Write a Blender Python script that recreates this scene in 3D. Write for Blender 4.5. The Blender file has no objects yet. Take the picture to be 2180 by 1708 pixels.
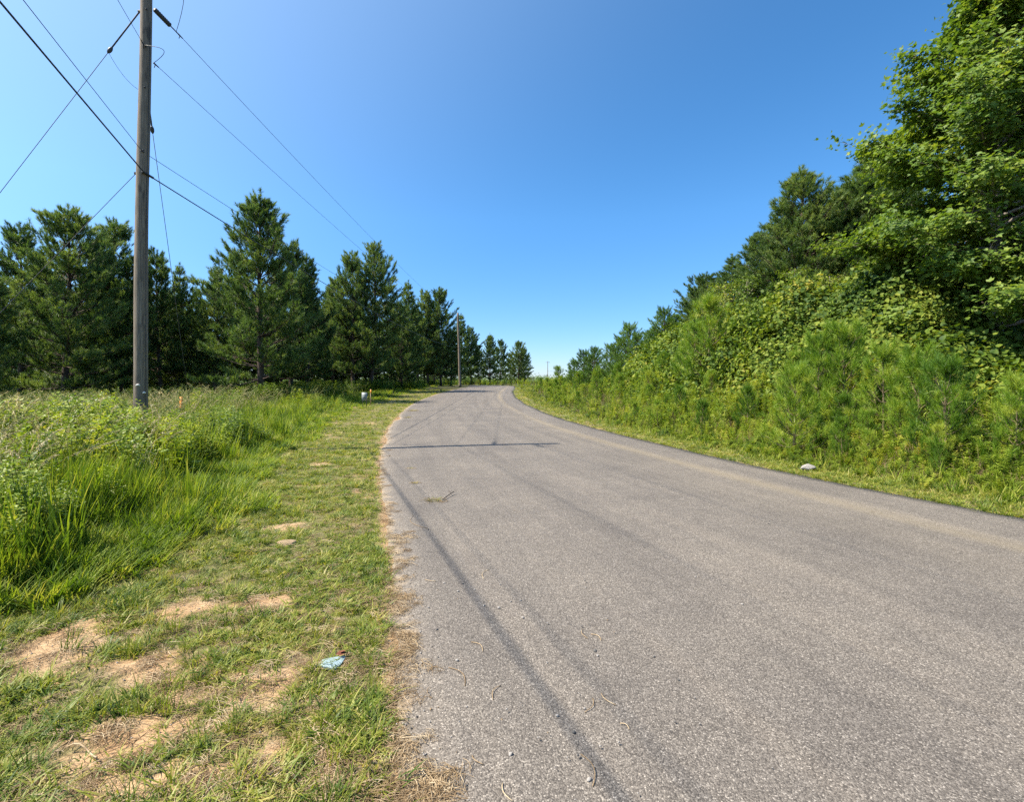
import bpy, math, random
import numpy as np
from mathutils import Vector

random.seed(7)
rng = np.random.default_rng(7)
R = math.radians
scene = bpy.context.scene
col = scene.collection

# ------------------------------------------------------------ camera, sky, sun
EYE = 1.6
cd = bpy.data.cameras.new("camera"); cam = bpy.data.objects.new("camera", cd); col.objects.link(cam)
cam.location = (0, 0, EYE); cam.rotation_euler = (R(90), 0, 0)
cd.sensor_fit = 'HORIZONTAL'; cd.sensor_width = 36; cd.lens = 18.0
cd.shift_y = -0.0184; cd.clip_start = 0.05; cd.clip_end = 6000
scene.camera = cam

SUN_EL = R(52.3)
SX, SY = -0.986, -0.169                      # horizontal direction towards the sun
world = bpy.data.worlds.new("World"); scene.world = world; world.use_nodes = True
wn = world.node_tree; wn.nodes.clear()
sky = wn.nodes.new('ShaderNodeTexSky'); sky.sky_type = 'NISHITA'; sky.sun_disc = False
sky.sun_elevation = SUN_EL; sky.sun_rotation = math.atan2(SX, SY)
sky.altitude = 1200; sky.air_density = 0.9; sky.dust_density = 0.7; sky.ozone_density = 6.0
bg = wn.nodes.new('ShaderNodeBackground'); bg.inputs[1].default_value = 0.112
wo = wn.nodes.new('ShaderNodeOutputWorld')
hs = wn.nodes.new('ShaderNodeHueSaturation'); hs.inputs['Saturation'].default_value = 1.16; hs.inputs['Hue'].default_value = 0.493; hs.inputs['Value'].default_value = 1.0
wn.links.new(sky.outputs[0], hs.inputs['Color']); wtc = wn.nodes.new('ShaderNodeTexCoord'); wsx = wn.nodes.new('ShaderNodeSeparateXYZ'); wn.links.new(wtc.outputs['Generated'], wsx.inputs[0])
wr = wn.nodes.new('ShaderNodeValToRGB'); wr.color_ramp.elements[0].position = 0.0; wr.color_ramp.elements[0].color = (.68, .66, .73, 1); wr.color_ramp.elements[1].position = .30; wr.color_ramp.elements[1].color = (1, 1, 1, 1)
wn.links.new(wsx.outputs['Z'], wr.inputs[0]); wm = wn.nodes.new('ShaderNodeMix'); wm.data_type = 'RGBA'; wm.blend_type = 'MULTIPLY'; wm.inputs[0].default_value = 1.0
wn.links.new(hs.outputs[0], wm.inputs[6]); wn.links.new(wr.outputs[0], wm.inputs[7]); 
# paler air around the sun's side of the sky
wd = wn.nodes.new('ShaderNodeVectorMath'); wd.operation = 'DOT_PRODUCT'; wn.links.new(wtc.outputs['Generated'], wd.inputs[0])
wd.inputs[1].default_value = (SX*math.cos(SUN_EL), SY*math.cos(SUN_EL), math.sin(SUN_EL))
wp = wn.nodes.new('ShaderNodeMath'); wp.operation = 'POWER'; wp.inputs[1].default_value = 2.2; wp.use_clamp = True
wc = wn.nodes.new('ShaderNodeMath'); wc.operation = 'MAXIMUM'; wc.inputs[1].default_value = 0.0
wn.links.new(wd.outputs['Value'], wc.inputs[0]); wn.links.new(wc.outputs[0], wp.inputs[0])
wa = wn.nodes.new('ShaderNodeMix'); wa.data_type = 'RGBA'; wa.blend_type = 'ADD'; wa.inputs[7].default_value = (2.5, 2.7, 2.5, 1)
wn.links.new(wp.outputs[0], wa.inputs[0]); wn.links.new(wm.outputs[2], wa.inputs[6]); wn.links.new(wa.outputs[2], bg.inputs[0]); wn.links.new(bg.outputs[0], wo.inputs[0])
sd = bpy.data.lights.new("sun", 'SUN'); sd.energy = 5.0; sd.angle = R(0.53); sd.color = (1.0, 0.91, 0.76)
sun = bpy.data.objects.new("sun", sd); col.objects.link(sun)
sdir = Vector((SX*math.cos(SUN_EL), SY*math.cos(SUN_EL), math.sin(SUN_EL)))
sun.rotation_euler = sdir.to_track_quat('Z', 'Y').to_euler()
sun.location = (-20, -5, 30)
scene.view_settings.view_transform = 'Standard'; scene.view_settings.look = 'None'
scene.view_settings.exposure = 1.17; scene.view_settings.gamma = 1.0
scene.render.engine = 'CYCLES'
scene.cycles.max_bounces = 6; scene.cycles.diffuse_bounces = 3; scene.cycles.glossy_bounces = 2
scene.cycles.transmission_bounces = 4; scene.cycles.transparent_max_bounces = 4
scene.cycles.use_adaptive_sampling = True; scene.cycles.adaptive_threshold = 0.02
scene.cycles.use_denoising = False

# ------------------------------------------------------------ small helpers
def tag(o, label=None, cat=None, group=None, kind=None):
    if label: o['label'] = label
    if cat: o['category'] = cat
    if group: o['group'] = group
    if kind: o['kind'] = kind
    return o

def empty(name, loc, label, cat, group=None, rz=0.0, scale=1.0):
    o = bpy.data.objects.new(name, None); o.empty_display_size = 0.2; col.objects.link(o)
    o.location = loc; o.rotation_euler = (0, 0, rz)
    o.scale = (scale, scale, scale) if not isinstance(scale, tuple) else scale
    return tag(o, label, cat, group)

def make_mesh(name, v, t, mats, mi=None, smooth=False):
    v = np.asarray(v, dtype=np.float32); t = np.asarray(t, dtype=np.int32)
    me = bpy.data.meshes.new(name)
    me.vertices.add(len(v)); me.vertices.foreach_set('co', v.ravel())
    me.loops.add(t.size); me.loops.foreach_set('vertex_index', t.ravel())
    k = t.shape[1]
    me.polygons.add(len(t)); me.polygons.foreach_set('loop_start', np.arange(0, t.size, k, dtype=np.int32))
    if not isinstance(mats, (list, tuple)): mats = [mats]
    for m in mats: me.materials.append(m)
    if mi is not None: me.polygons.foreach_set('material_index', np.asarray(mi, dtype=np.int32))
    if smooth: me.polygons.foreach_set('use_smooth', np.ones(len(t), dtype=bool))
    me.update(calc_edges=True)
    return me

def link(name, me, parent=None, loc=None):
    o = bpy.data.objects.new(name, me); col.objects.link(o)
    if parent: o.parent = parent
    if loc is not None: o.location = loc
    return o

class Buf:
    def __init__(s): s.v = []; s.t = []; s.n = 0
    def add(s, v, t):
        v = np.asarray(v, float).reshape(-1, 3); t = np.asarray(t, int).reshape(-1, 3)
        s.v.append(v); s.t.append(t + s.n); s.n += len(v)
    def get(s): return np.concatenate(s.v), np.concatenate(s.t)
    def mesh(s, name, mat, smooth=False):
        v, t = s.get(); return make_mesh(name, v, t, mat, smooth=smooth)

def tube(pts, rad, n=6, cap=True):
    pts = np.asarray(pts, float); m = len(pts)
    rad = np.broadcast_to(np.asarray(rad, float), (m,))
    tan = np.gradient(pts, axis=0); tan /= np.linalg.norm(tan, axis=1)[:, None] + 1e-9
    ref = np.where(np.abs(tan[:, 2:3]) > 0.9, np.array([[1., 0, 0]]), np.array([[0, 0, 1.]]))
    if np.abs(tan[:, 2]).mean() > 0.6: ref = np.array([[1., 0.0, 0]]).repeat(m, 0)
    a = np.cross(tan, ref); a /= np.linalg.norm(a, axis=1)[:, None] + 1e-9
    b = np.cross(tan, a)
    an = np.linspace(0, 2*np.pi, n, endpoint=False)
    v = pts[:, None, :] + rad[:, None, None]*(np.cos(an)[None, :, None]*a[:, None, :] + np.sin(an)[None, :, None]*b[:, None, :])
    v = v.reshape(-1, 3)
    i = np.arange(m-1)[:, None]*n; j = np.arange(n)[None, :]; j2 = (j+1) % n
    q = np.stack([i+j, i+j2, i+n+j2, i+n+j], -1).reshape(-1, 4)
    t = np.concatenate([q[:, [0, 1, 2]], q[:, [0, 2, 3]]])
    if cap:
        c0 = len(v); v = np.concatenate([v, pts[:1], pts[-1:]])
        jj = np.arange(n); t = np.concatenate([t, np.stack([np.full(n, c0), (jj+1) % n, jj], -1),
                               np.stack([np.full(n, c0+1), (m-1)*n+jj, (m-1)*n+(jj+1) % n], -1)])
    return v, t

def box(cx, cy, cz, sx, sy, sz):
    x, y, z = sx/2, sy/2, sz/2
    v = np.array([[-x,-y,-z],[x,-y,-z],[x,y,-z],[-x,y,-z],[-x,-y,z],[x,-y,z],[x,y,z],[-x,y,z]]) + [cx, cy, cz]
    t = [[0,2,1],[0,3,2],[4,5,6],[4,6,7],[0,1,5],[0,5,4],[1,2,6],[1,6,5],[2,3,7],[2,7,6],[3,0,4],[3,4,7]]
    return v, np.array(t)

def _hash(i, j, s):
    h = (i.astype(np.int64)*374761393 + j.astype(np.int64)*668265263 + s*1442695041) & 0xffffffff
    h = ((h ^ (h >> 13))*1274126177) & 0xffffffff
    return ((h ^ (h >> 16)) & 0xffff)/65535.0
def vnoise(x, y, s=0):
    x = np.asarray(x, float); y = np.asarray(y, float)
    i = np.floor(x); j = np.floor(y); fx = x-i; fy = y-j
    fx = fx*fx*(3-2*fx); fy = fy*fy*(3-2*fy)
    a = _hash(i, j, s); b = _hash(i+1, j, s); c = _hash(i, j+1, s); d = _hash(i+1, j+1, s)
    return (a*(1-fx)+b*fx)*(1-fy) + (c*(1-fx)+d*fx)*fy
def fbm(x, y, s=0, o=4):
    r = 0; a = .5; f = 1
    for k in range(o):
        r = r + a*vnoise(x*f+17.3*k, y*f-9.1*k, s+k); a *= .5; f *= 2.03
    return r/(1-.5**o)
def ss(a, b, x):
    t = np.clip((x-a)/(b-a), 0, 1); return t*t*(3-2*t)

# ------------------------------------------------------------ the road's course and the lie of the land
LY = [-30, -10, 0, 1.95, 3.3, 4.5, 6.1, 7.7, 9.4, 12.8, 16, 22, 30, 38, 48, 60]
LX = [13.5, 4.6, .14, -.42, -.78, -1.06, -1.47, -1.97, -2.43, -3.26, -3.95, -5.0, -6.1, -6.7, -6.9, -6.6]
RY = [-30, -10, 0, 5.95, 7, 8.2, 10.3, 13, 15, 18.2, 24.2, 32, 42, 52, 60]
RX = [21.5, 12.6, 8.3, 5.95, 5.48, 5.07, 4.45, 3.8, 3.37, 2.70, 1.78, 0.95, .3, .12, .35]
def zroad(t):
    return 1.05*ss(14, 84, t)*1.0 + 0.0 - 0.02*np.maximum(t-84, 0)*1.0
ts = np.arange(-30, 60.01, 0.5)
lx = np.interp(ts, LY, LX); rx = np.interp(ts, RY, RX)
ker = np.hanning(9); ker /= ker.sum()
cxs = np.convolve(np.pad((lx+rx)/2, 4, mode='reflect', reflect_type='odd'), ker, 'valid')
CL = np.stack([cxs, ts], -1); HW = (rx-lx)/2
g = np.gradient(CL, axis=0); HW = HW*(g[:, 1]/np.linalg.norm(g, axis=1))
pts = [CL[-1]]; h = math.atan2(g[-1, 1], g[-1, 0]); hw2 = [HW[-1]]; tt = [60.0]
for k in range(1, 330):
    s_ = k*0.5
    if s_ > 14 and h < R(172): h += 0.5/12.0
    pts.append(pts[-1] + 0.5*np.array([math.cos(h), math.sin(h)])); hw2.append(max(3.2, HW[-1]-0.01*k)); tt.append(60+s_)
CL = np.concatenate([CL, np.array(pts[1:])]); HW = np.concatenate([HW, hw2[1:]]); CT = np.concatenate([ts, tt[1:]])
CG = np.gradient(CL, axis=0); CG /= np.linalg.norm(CG, axis=1)[:, None]
CN = np.stack([CG[:, 1], -CG[:, 0]], -1)           # to the right of travel
OFF = np.zeros(len(CT))
for i in range(len(CT)):
    if CT[i] > 56: continue
    e2_ = []
    for sg, EY, EX in ((-1, LY, LX), (1, RY, RX)):
        a = HW[i]
        for _ in range(25):
            p_ = CL[i]+sg*a*CN[i]; a += .6*sg*(np.interp(p_[1], EY, EX)-p_[0])*CN[i, 0]
        e2_.append(sg*a)
    OFF[i] = (e2_[0]+e2_[1])/2; HW[i] = (e2_[1]-e2_[0])/2
OFF = np.convolve(np.pad(OFF, 3, mode='edge'), np.ones(7)/7, 'valid'); HW = np.convolve(np.pad(HW, 3, mode='edge'), np.ones(7)/7, 'valid')
def road_frame(x, y):
    x = np.asarray(x, float).ravel(); y = np.asarray(y, float).ravel()
    s = np.empty_like(x); hw = np.empty_like(x); t = np.empty_like(x)
    for a in range(0, len(x), 20000):
        X = x[a:a+20000, None]; Y = y[a:a+20000, None]
        i = ((X-CL[None, ::1, 0])**2 + (Y-CL[None, :, 1])**2).argmin(1)
        dx = X[:, 0]-CL[i, 0]; dy = Y[:, 0]-CL[i, 1]
        s[a:a+20000] = dx*CN[i, 0]+dy*CN[i, 1]
        al = np.clip(dx*CG[i, 0]+dy*CG[i, 1], -.5, .5)
        t[a:a+20000] = CT[i]+al; hw[a:a+20000] = np.interp(CT[i]+al, CT, HW); s[a:a+20000] -= np.interp(CT[i]+al, CT, OFF)
    return s, hw, t
def terrain(x, y, frame=None):
    x = np.asarray(x, float).ravel(); y = np.asarray(y, float).ravel()
    s, hw, t = frame if frame else road_frame(x, y)
    rd = np.hypot(x, y)
    zr = zroad(np.minimum(t, 110))
    zr = np.where(rd > 130, -1.0*ss(120, 400, rd)*4 + zr*(1-ss(120, 200, rd)), zr)
    dl = -s-hw; dr = s-hw
    z = zr.copy()
    out = np.maximum(np.maximum(dl, dr), 0)
    z -= 0.05*ss(-.01, -0.13, np.maximum(dl, dr)); z += .008*ss(.0, .06, np.maximum(dl, dr))
    z += out.clip(0, 1)*(0.05*(fbm(x*1.3, y*1.3, 3)-.5)) + 0.035*(fbm(x*5, y*5, 5, 3)-.5)*ss(0, .3, out)
    z += ss(1, 6, dl)*0.25*(fbm(x*.2, y*.2, 9)-.5) - 0.5*ss(10, 30, dl)*(s < 0)
    z -= 0.12*ss(0.6, 1.8, dr)*ss(4, 2.5, dr)*(s > 0)                     # a shallow ditch
    bank = 3.0*ss(3.2, 8.5, dr) + 1.2*ss(9, 25, dr)
    along = ss(1.0, 7, y-.78*x)
    z += bank*(0.18+.82*along)*ss(44, 24, y)*(s > 0) + 0.5*ss(2, 10, dr)*ss(20, 50, y)*(s > 0)*ss(120, 60, y)
    return z
def tz(x, y): return float(terrain([x], [y])[0])
def G(px, py):                                    # a spot on the near flat ground
    return (px-1090)/(py-814)*EYE, 1090*EYE/(py-814)

PATCH = [(-2.67, 3.08, .20, .26), (-1.60, 2.56, .33, .30), (-1.70, 2.30, .30, .26), (-1.66, 2.05, .28, .24), (-1.45, 2.75, .3, .12), (-1.3, 2.52, .22, .1),
         (-2.0, 3.62, .30, .09), (-2.4, 3.50, .2, .07), (-1.75, 3.75, .14, .08), (-2.45, 5.6, .16, .12),
         (-1.25, 2.05, .22, .12), (-.9, 2.15, .2, .1), (-2.1, 2.9, .2, .08), (-2.9, 2.1, .2, .15)]
def bare_mask(x, y, frame=None):
    x = np.asarray(x, float).ravel(); y = np.asarray(y, float).ravel()
    s, hw, t = frame if frame else road_frame(x, y)
    n = fbm(x*4, y*4, 21); n2 = fbm(x*1.1, y*1.1, 31); n3 = fbm(x*15, y*15, 33, 3)
    m = np.zeros_like(x)
    for cx, cy, ax, ay in PATCH:
        dd = np.hypot((x-cx)/ax, (y-cy)/ay)
        m = np.maximum(m, ss(1.5, .6, dd + (n-.5)*3.2 + (n3-.5)*2.4))
    m = np.maximum(m, .75*ss(.60, .72, n2*.55+n*.45))
    dl = -s-hw
    m = np.maximum(m, ss(.10, .02, dl + (n-.5)*.20)*(dl > -1))
    return m
TBY = [0, 2, 3.4, 3.6, 4.6, 6.6, 9.4, 12.8, 20, 26, 40, 60, 90]
TBX = [-4.2, -3.9, -3.5, -3.15, -3.0, -3.35, -4.3, -5.3, -6.9, -8.2, -9.6, -10.2, -12]
def tall_depth(x, y):                              # metres into the unmown grass on the left
    return np.interp(y, TBY, TBX) - x + (fbm(x*1.0, y*1.0, 41)-.5)*1.7

# ------------------------------------------------------------ materials
def newmat(name):
    m = bpy.data.materials.new(name); m.use_nodes = True; nt = m.node_tree
    for n in list(nt.nodes): nt.nodes.remove(n)
    return m, nt, nt.nodes, nt.links
def ramp(nt, fac, stops):
    n = nt.nodes.new('ShaderNodeValToRGB'); e = n.color_ramp.elements
    while len(e) > 2: e.remove(e[-1])
    e[0].position = stops[0][0]; e[0].color = (*stops[0][1], 1); e[1].position = stops[-1][0]; e[1].color = (*stops[-1][1], 1)
    for p, c in stops[1:-1]:
        q = e.new(p); q.color = (*c, 1)
    nt.links.new(fac, n.inputs[0]); return n.outputs[0]
def noise(nt, vec, scale, detail=2, rough=.5, dist=0):
    n = nt.nodes.new('ShaderNodeTexNoise'); n.inputs['Scale'].default_value = scale
    n.inputs['Detail'].default_value = detail; n.inputs['Roughness'].default_value = rough; n.inputs['Distortion'].default_value = dist
    if vec is not None: nt.links.new(vec, n.inputs['Vector'])
    return n.outputs[0]
def math_(nt, op, a, b=None, c=None, clamp=False):
    n = nt.nodes.new('ShaderNodeMath'); n.operation = op; n.use_clamp = clamp
    for i, q in enumerate((a, b, c)):
        if q is None: continue
        if isinstance(q, (int, float)): n.inputs[i].default_value = q
        else: nt.links.new(q, n.inputs[i])
    return n.outputs[0]
def mix(nt, fac, a, b, mode='MIX'):
    n = nt.nodes.new('ShaderNodeMix'); n.data_type = 'RGBA'; n.blend_type = mode
    for s_, q in ((n.inputs[0], fac), (n.inputs[6], a), (n.inputs[7], b)):
        if isinstance(q, (int, float)): s_.default_value = q
        elif isinstance(q, tuple): s_.default_value = (*q, 1)
        else: nt.links.new(q, s_)
    return n.outputs[2]
def attr(nt, name):
    n = nt.nodes.new('ShaderNodeAttribute'); n.attribute_name = name; return n.outputs['Fac']

def leafmat(name, stops, trans=.35, tcol=None, rough=.5, spec=.35, fine=9.0, coarse=.55, rnd=.5, rfac=.5):
    m, nt, N, L = newmat(name)
    geo = N.new('ShaderNodeNewGeometry'); oi = N.new('ShaderNodeObjectInfo')
    a = noise(nt, geo.outputs['Position'], coarse, 2); b = noise(nt, geo.outputs['Position'], fine, 1)
    r = math_(nt, 'MULTIPLY', oi.outputs['Random'], rnd)
    f = math_(nt, 'ADD', math_(nt, 'MULTIPLY', a, 1-rnd*.5), math_(nt, 'MULTIPLY', math_(nt, 'SUBTRACT', b, .5), 1.1))
    f = math_(nt, 'ADD', math_(nt, 'SUBTRACT', f, rnd*.35), r)
    c = ramp(nt, f, stops)
    p = N.new('ShaderNodeBsdfPrincipled'); p.inputs['Roughness'].default_value = rough
    p.inputs['Specular IOR Level'].default_value = spec
    L.new(c, p.inputs['Base Color'])
    tr = N.new('ShaderNodeBsdfTranslucent')
    tc = mix(nt, 1.0, c, tcol or (1.25, 1.25, .5), 'MULTIPLY'); L.new(tc, tr.inputs[0])
    ms = N.new('ShaderNodeMixShader'); ms.inputs[0].default_value = trans
    L.new(p.outputs[0], ms.inputs[1]); L.new(tr.outputs[0], ms.inputs[2])
    o = N.new('ShaderNodeOutputMaterial'); L.new(ms.outputs[0], o.inputs[0]); return m

def solid(name, c, rough=.6, metal=0, var=.15, scale=8, bump=0, bscale=30, spec=.4, stretch=None):
    m, nt, N, L = newmat(name)
    tc = N.new('ShaderNodeTexCoord'); v = tc.outputs['Object']
    if stretch:
        mp = N.new('ShaderNodeMapping'); mp.inputs['Scale'].default_value = stretch; L.new(v, mp.inputs[0]); v = mp.outputs[0]
    n = noise(nt, v, scale, 5, .6)
    lo = tuple(x*(1-var*2) for x in c); hi = tuple(min(1, x*(1+var*2)) for x in c)
    cc = ramp(nt, n, [(.3, lo), (.5, c), (.7, hi)])
    p = N.new('ShaderNodeBsdfPrincipled'); L.new(cc, p.inputs['Base Color'])
    p.inputs['Roughness'].default_value = rough; p.inputs['Metallic'].default_value = metal; p.inputs['Specular IOR Level'].default_value = spec
    if bump:
        b = N.new('ShaderNodeBump'); b.inputs['Strength'].default_value = bump; b.inputs['Distance'].default_value = .01
        L.new(noise(nt, v, bscale, 4, .65), b.inputs['Height']); L.new(b.outputs[0], p.inputs['Normal'])
    o = N.new('ShaderNodeOutputMaterial'); L.new(p.outputs[0], o.inputs[0]); return m

M = {}
M['pine'] = leafmat('pine_needles', [(.2, (.042, .085, .024)), (.48, (.105, .175, .052)), (.75, (.21, .27, .08))], .38, rough=.5, spec=.4, fine=3.0, rnd=.22)
M['pine_far'] = M['pine']
M['sapling'] = leafmat('young_pine_needles', [(.2, (.085, .17, .018)), (.48, (.19, .30, .030)), (.78, (.34, .40, .055))], .38, rough=.45, spec=.35, fine=4)
M['sapling_dark'] = leafmat('deep_green_young_needles', [(.2, (.05, .11, .022)), (.5, (.10, .19, .035)), (.8, (.18, .28, .05))], .36, fine=4, rnd=.3)
M['broad'] = leafmat('tree_leaf', [(.12, (.045, .095, .018)), (.40, (.095, .165, .025)), (.68, (.19, .26, .04)), (.95, (.34, .34, .06))], .40, rough=.55, spec=.3, fine=7, rnd=0)
M['vine'] = leafmat('vine_leaf', [(.15, (.035, .075, .012)), (.42, (.10, .16, .018)), (.72, (.21, .26, .035)), (1.0, (.36, .30, .06))], .36, rough=.6, spec=.22, fine=6)
M['weed'] = leafmat('weed_leaf', [(.1, (.06, .11, .016)), (.40, (.18, .26, .026)), (.70, (.32, .37, .05)), (1.0, (.46, .38, .08))], .38, rough=.5, fine=5)
M['grass'] = leafmat('tall_grass_blade', [(.1, (.045, .09, .012)), (.4, (.125, .20, .018)), (.65, (.24, .30, .03)), (.9, (.38, .35, .09))], .42, rough=.55, spec=.15, fine=4, rnd=.6)
M['turf'] = leafmat('mown_grass_blade', [(.05, (.06, .11, .014)), (.34, (.155, .205, .022)), (.66, (.28, .295, .045)), (.93, (.44, .36, .14))], .38, rough=.5, fine=14, coarse=1.1, rnd=.75)
M['straw'] = leafmat('dry_straw', [(.2, (.28, .19, .10)), (.5, (.46, .34, .20)), (.8, (.62, .50, .33))], .25, tcol=(1.1, 1, .8), rough=.6, fine=30, rnd=.7)
M['seed'] = leafmat('seed_head', [(.2, (.14, .19, .04)), (.48, (.26, .28, .08)), (.82, (.56, .48, .27))], .3, tcol=(1.1, 1, .7), rough=.6, fine=10, rnd=.7)
M['arch'] = leafmat('arching_seed_stalk', [(.2, (.28, .26, .10)), (.5, (.48, .42, .22)), (.8, (.70, .62, .40))], .3, tcol=(1.1, 1, .8), rough=.6, fine=10, rnd=.6)
M['dryweed'] = leafmat('dry_stems', [(.2, (.11, .075, .04)), (.5, (.22, .15, .08)), (.8, (.36, .27, .14))], .15, tcol=(1, 1, .8), rough=.7, fine=10, rnd=.6)
M['bark'] = solid('pine_bark', (.075, .052, .040), .9, var=.25, scale=6, bump=.8, bscale=14, stretch=(1, 1, .25))
M['sapbark'] = solid('young_pine_bark', (.13, .10, .055), .8, var=.2, scale=12)
M['greybark'] = solid('grey_bark', (.20, .17, .14), .85, var=.2, scale=5, bump=.5, bscale=12, stretch=(1, 1, .3))
M['stem'] = solid('green_stem', (.10, .12, .04), .7, var=.2)
M['polewood'] = None
M['wire'] = solid('wire_metal', (.05, .055, .06), .5, metal=.3, var=.05)
M['cable'] = solid('cable_jacket', (.012, .012, .014), .5, var=.05)
M['galv'] = solid('galvanised_steel', (.035, .038, .045), .7, metal=.0, var=.08)
M['insul'] = solid('insulator_rubber', (.035, .038, .045), .45, var=.1)
M['stone'] = solid('pale_stone', (.33, .30, .27), .9, var=.22, scale=14, bump=.7, bscale=25)
M['tanstone'] = solid('tan_stone', (.30, .215, .13), .9, var=.12, scale=14, bump=.7, bscale=25)
M['pebble'] = solid('grey_pebble', (.26, .24, .22), .85, var=.2, scale=30)
M['darkpebble'] = solid('dark_pebble', (.09, .085, .08), .8, var=.2, scale=30)
M['slate'] = solid('blue_grey_slab', (.27, .36, .40), .55, var=.08, scale=12, bump=.25, bscale=20)
M['rust'] = solid('rusty_leaf', (.16, .05, .025), .7, var=.2, scale=20)
M['orange'] = solid('orange_paint', (.85, .26, .04), .6, var=.12, scale=14)
M['panel'] = solid('pale_grey_panel', (.24, .27, .27), .5, var=.05)
M['darkmark'] = solid('dark_mark', (.06, .08, .10), .5, var=.05)
M['white'] = solid('white_scrap', (.75, .72, .68), .7, var=.05)
M['twig'] = solid('brown_twig', (.06, .045, .035), .85, var=.2, scale=30)

# weathered pole wood
m, nt, N, L = newmat('weathered_pole_wood'); M['polewood'] = m
tc = N.new('ShaderNodeTexCoord'); mp = N.new('ShaderNodeMapping'); mp.inputs['Scale'].default_value = (1, 1, .04); L.new(tc.outputs['Object'], mp.inputs[0])
g1 = noise(nt, mp.outputs[0], 55, 6, .7); g2 = noise(nt, tc.outputs['Object'], 2.2, 4, .6)
mp2 = N.new('ShaderNodeMapping'); mp2.inputs['Scale'].default_value = (1, 1, .22); L.new(tc.outputs['Object'], mp2.inputs[0])
g3 = noise(nt, mp2.outputs[0], 9, 3, .5)
c = ramp(nt, g1, [(.3, (.07, .052, .037)), (.5, (.175, .138, .10)), (.72, (.31, .25, .185))])
c = mix(nt, ramp(nt, g2, [(.45, (0, 0, 0)), (.7, (.6, .6, .6))]), c, (.12, .095, .07))
c = mix(nt, ramp(nt, g3, [(.60, (0, 0, 0)), (.68, (.8, .8, .8))]), c, (.055, .045, .038))
p = N.new('ShaderNodeBsdfPrincipled'); p.inputs['Roughness'].default_value = .85; L.new(c, p.inputs['Base Color'])
b = N.new('ShaderNodeBump'); b.inputs['Strength'].default_value = .7; b.inputs['Distance'].default_value = .01; L.new(g1, b.inputs['Height']); L.new(b.outputs[0], p.inputs['Normal'])
o = N.new('ShaderNodeOutputMaterial'); L.new(p.outputs[0], o.inputs[0])

# soil under the grass
m, nt, N, L = newmat('soil'); M['soil'] = m
geo = N.new('ShaderNodeNewGeometry'); P = geo.outputs['Position']
bare = attr(nt, 'bare'); turf = attr(nt, 'turf')
n1 = noise(nt, P, 2.5, 6, .65); n2 = noise(nt, P, 28, 5, .7); n3 = noise(nt, P, 120, 3, .6)
dirt = ramp(nt, n1, [(.3, (.33, .20, .105)), (.5, (.46, .305, .17)), (.7, (.56, .41, .26))])
dirt = mix(nt, .55, dirt, ramp(nt, n2, [(.3, (.45, .42, .38)), (.6, (1, 1, 1))]), 'MULTIPLY')
mp = N.new('ShaderNodeMapping'); mp.inputs['Scale'].default_value = (1, 1.9, 1); mp.inputs['Rotation'].default_value = (0, 0, .6); L.new(P, mp.inputs[0])
vo = N.new('ShaderNodeTexVoronoi'); vo.feature = 'DISTANCE_TO_EDGE'; vo.inputs['Scale'].default_value = 20; L.new(mp.outputs[0], vo.inputs['Vector'])
crk = ramp(nt, vo.outputs['Distance'], [(0, (.5, .5, .5)), (.06, (1, 1, 1))])
dirt = mix(nt, .55, dirt, crk, 'MULTIPLY')
thatch = ramp(nt, n2, [(.3, (.07, .055, .03)), (.5, (.17, .14, .065)), (.72, (.34, .27, .15))])
thatch = mix(nt, ramp(nt, n1, [(.4, (0, 0, 0)), (.65, (.6, .6, .6))]), thatch, (.10, .13, .035))
cc = mix(nt, bare, thatch, dirt)
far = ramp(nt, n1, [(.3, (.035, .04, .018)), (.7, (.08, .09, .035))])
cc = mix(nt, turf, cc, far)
p = N.new('ShaderNodeBsdfPrincipled'); p.inputs['Roughness'].default_value = .95; p.inputs['Specular IOR Level'].default_value = .15; L.new(cc, p.inputs['Base Color'])
hh = math_(nt, 'ADD', math_(nt, 'ADD', math_(nt, 'MULTIPLY', n2, 1.0), math_(nt, 'MULTIPLY', n3, .4)), math_(nt, 'MULTIPLY', math_(nt, 'MINIMUM', vo.outputs['Distance'], .08), 3.0))
b = N.new('ShaderNodeBump'); b.inputs['Strength'].default_value = .9; b.inputs['Distance'].default_value = .02; L.new(hh, b.inputs['Height']); L.new(b.outputs[0], p.inputs['Normal'])
o = N.new('ShaderNodeOutputMaterial'); L.new(p.outputs[0], o.inputs[0])

# worn asphalt
m, nt, N, L = newmat('worn_asphalt'); M['asphalt'] = m
geo = N.new('ShaderNodeNewGeometry'); P = geo.outputs['Position']
ru = attr(nt, 'ru'); rv = attr(nt, 'rv'); rl = attr(nt, 'rl')
vo = N.new('ShaderNodeTexVoronoi'); vo.inputs['Scale'].default_value = 160; vo.inputs['Randomness'].default_value = 1; L.new(P, vo.inputs['Vector'])
sep = N.new('ShaderNodeSeparateColor'); L.new(vo.outputs['Color'], sep.inputs[0])
gr = ramp(nt, sep.outputs[0], [(0, (.095, .084, .074)), (.35, (.165, .147, .129)), (.7, (.225, .202, .177)), (.92, (.29, .262, .23)), (1, (.46, .42, .37))])
vd = ramp(nt, vo.outputs['Distance'], [(.25, (1, 1, 1)), (.8, (.5, .5, .5))])
gr = mix(nt, .65, gr, vd, 'MULTIPLY'); gr = mix(nt, 1.0, gr, (.82, .805, .795), 'MULTIPLY')
n0 = noise(nt, P, 60, 4, .8); gr = mix(nt, .5, gr, ramp(nt, n0, [(.3, (.55, .55, .55)), (.7, (1.35, 1.35, 1.35))]), 'MULTIPLY')
cv = N.new('ShaderNodeCombineXYZ'); L.new(math_(nt, 'MULTIPLY', ru, 1.0), cv.inputs[0]); L.new(math_(nt, 'MULTIPLY', rv, .045), cv.inputs[1])
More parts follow.
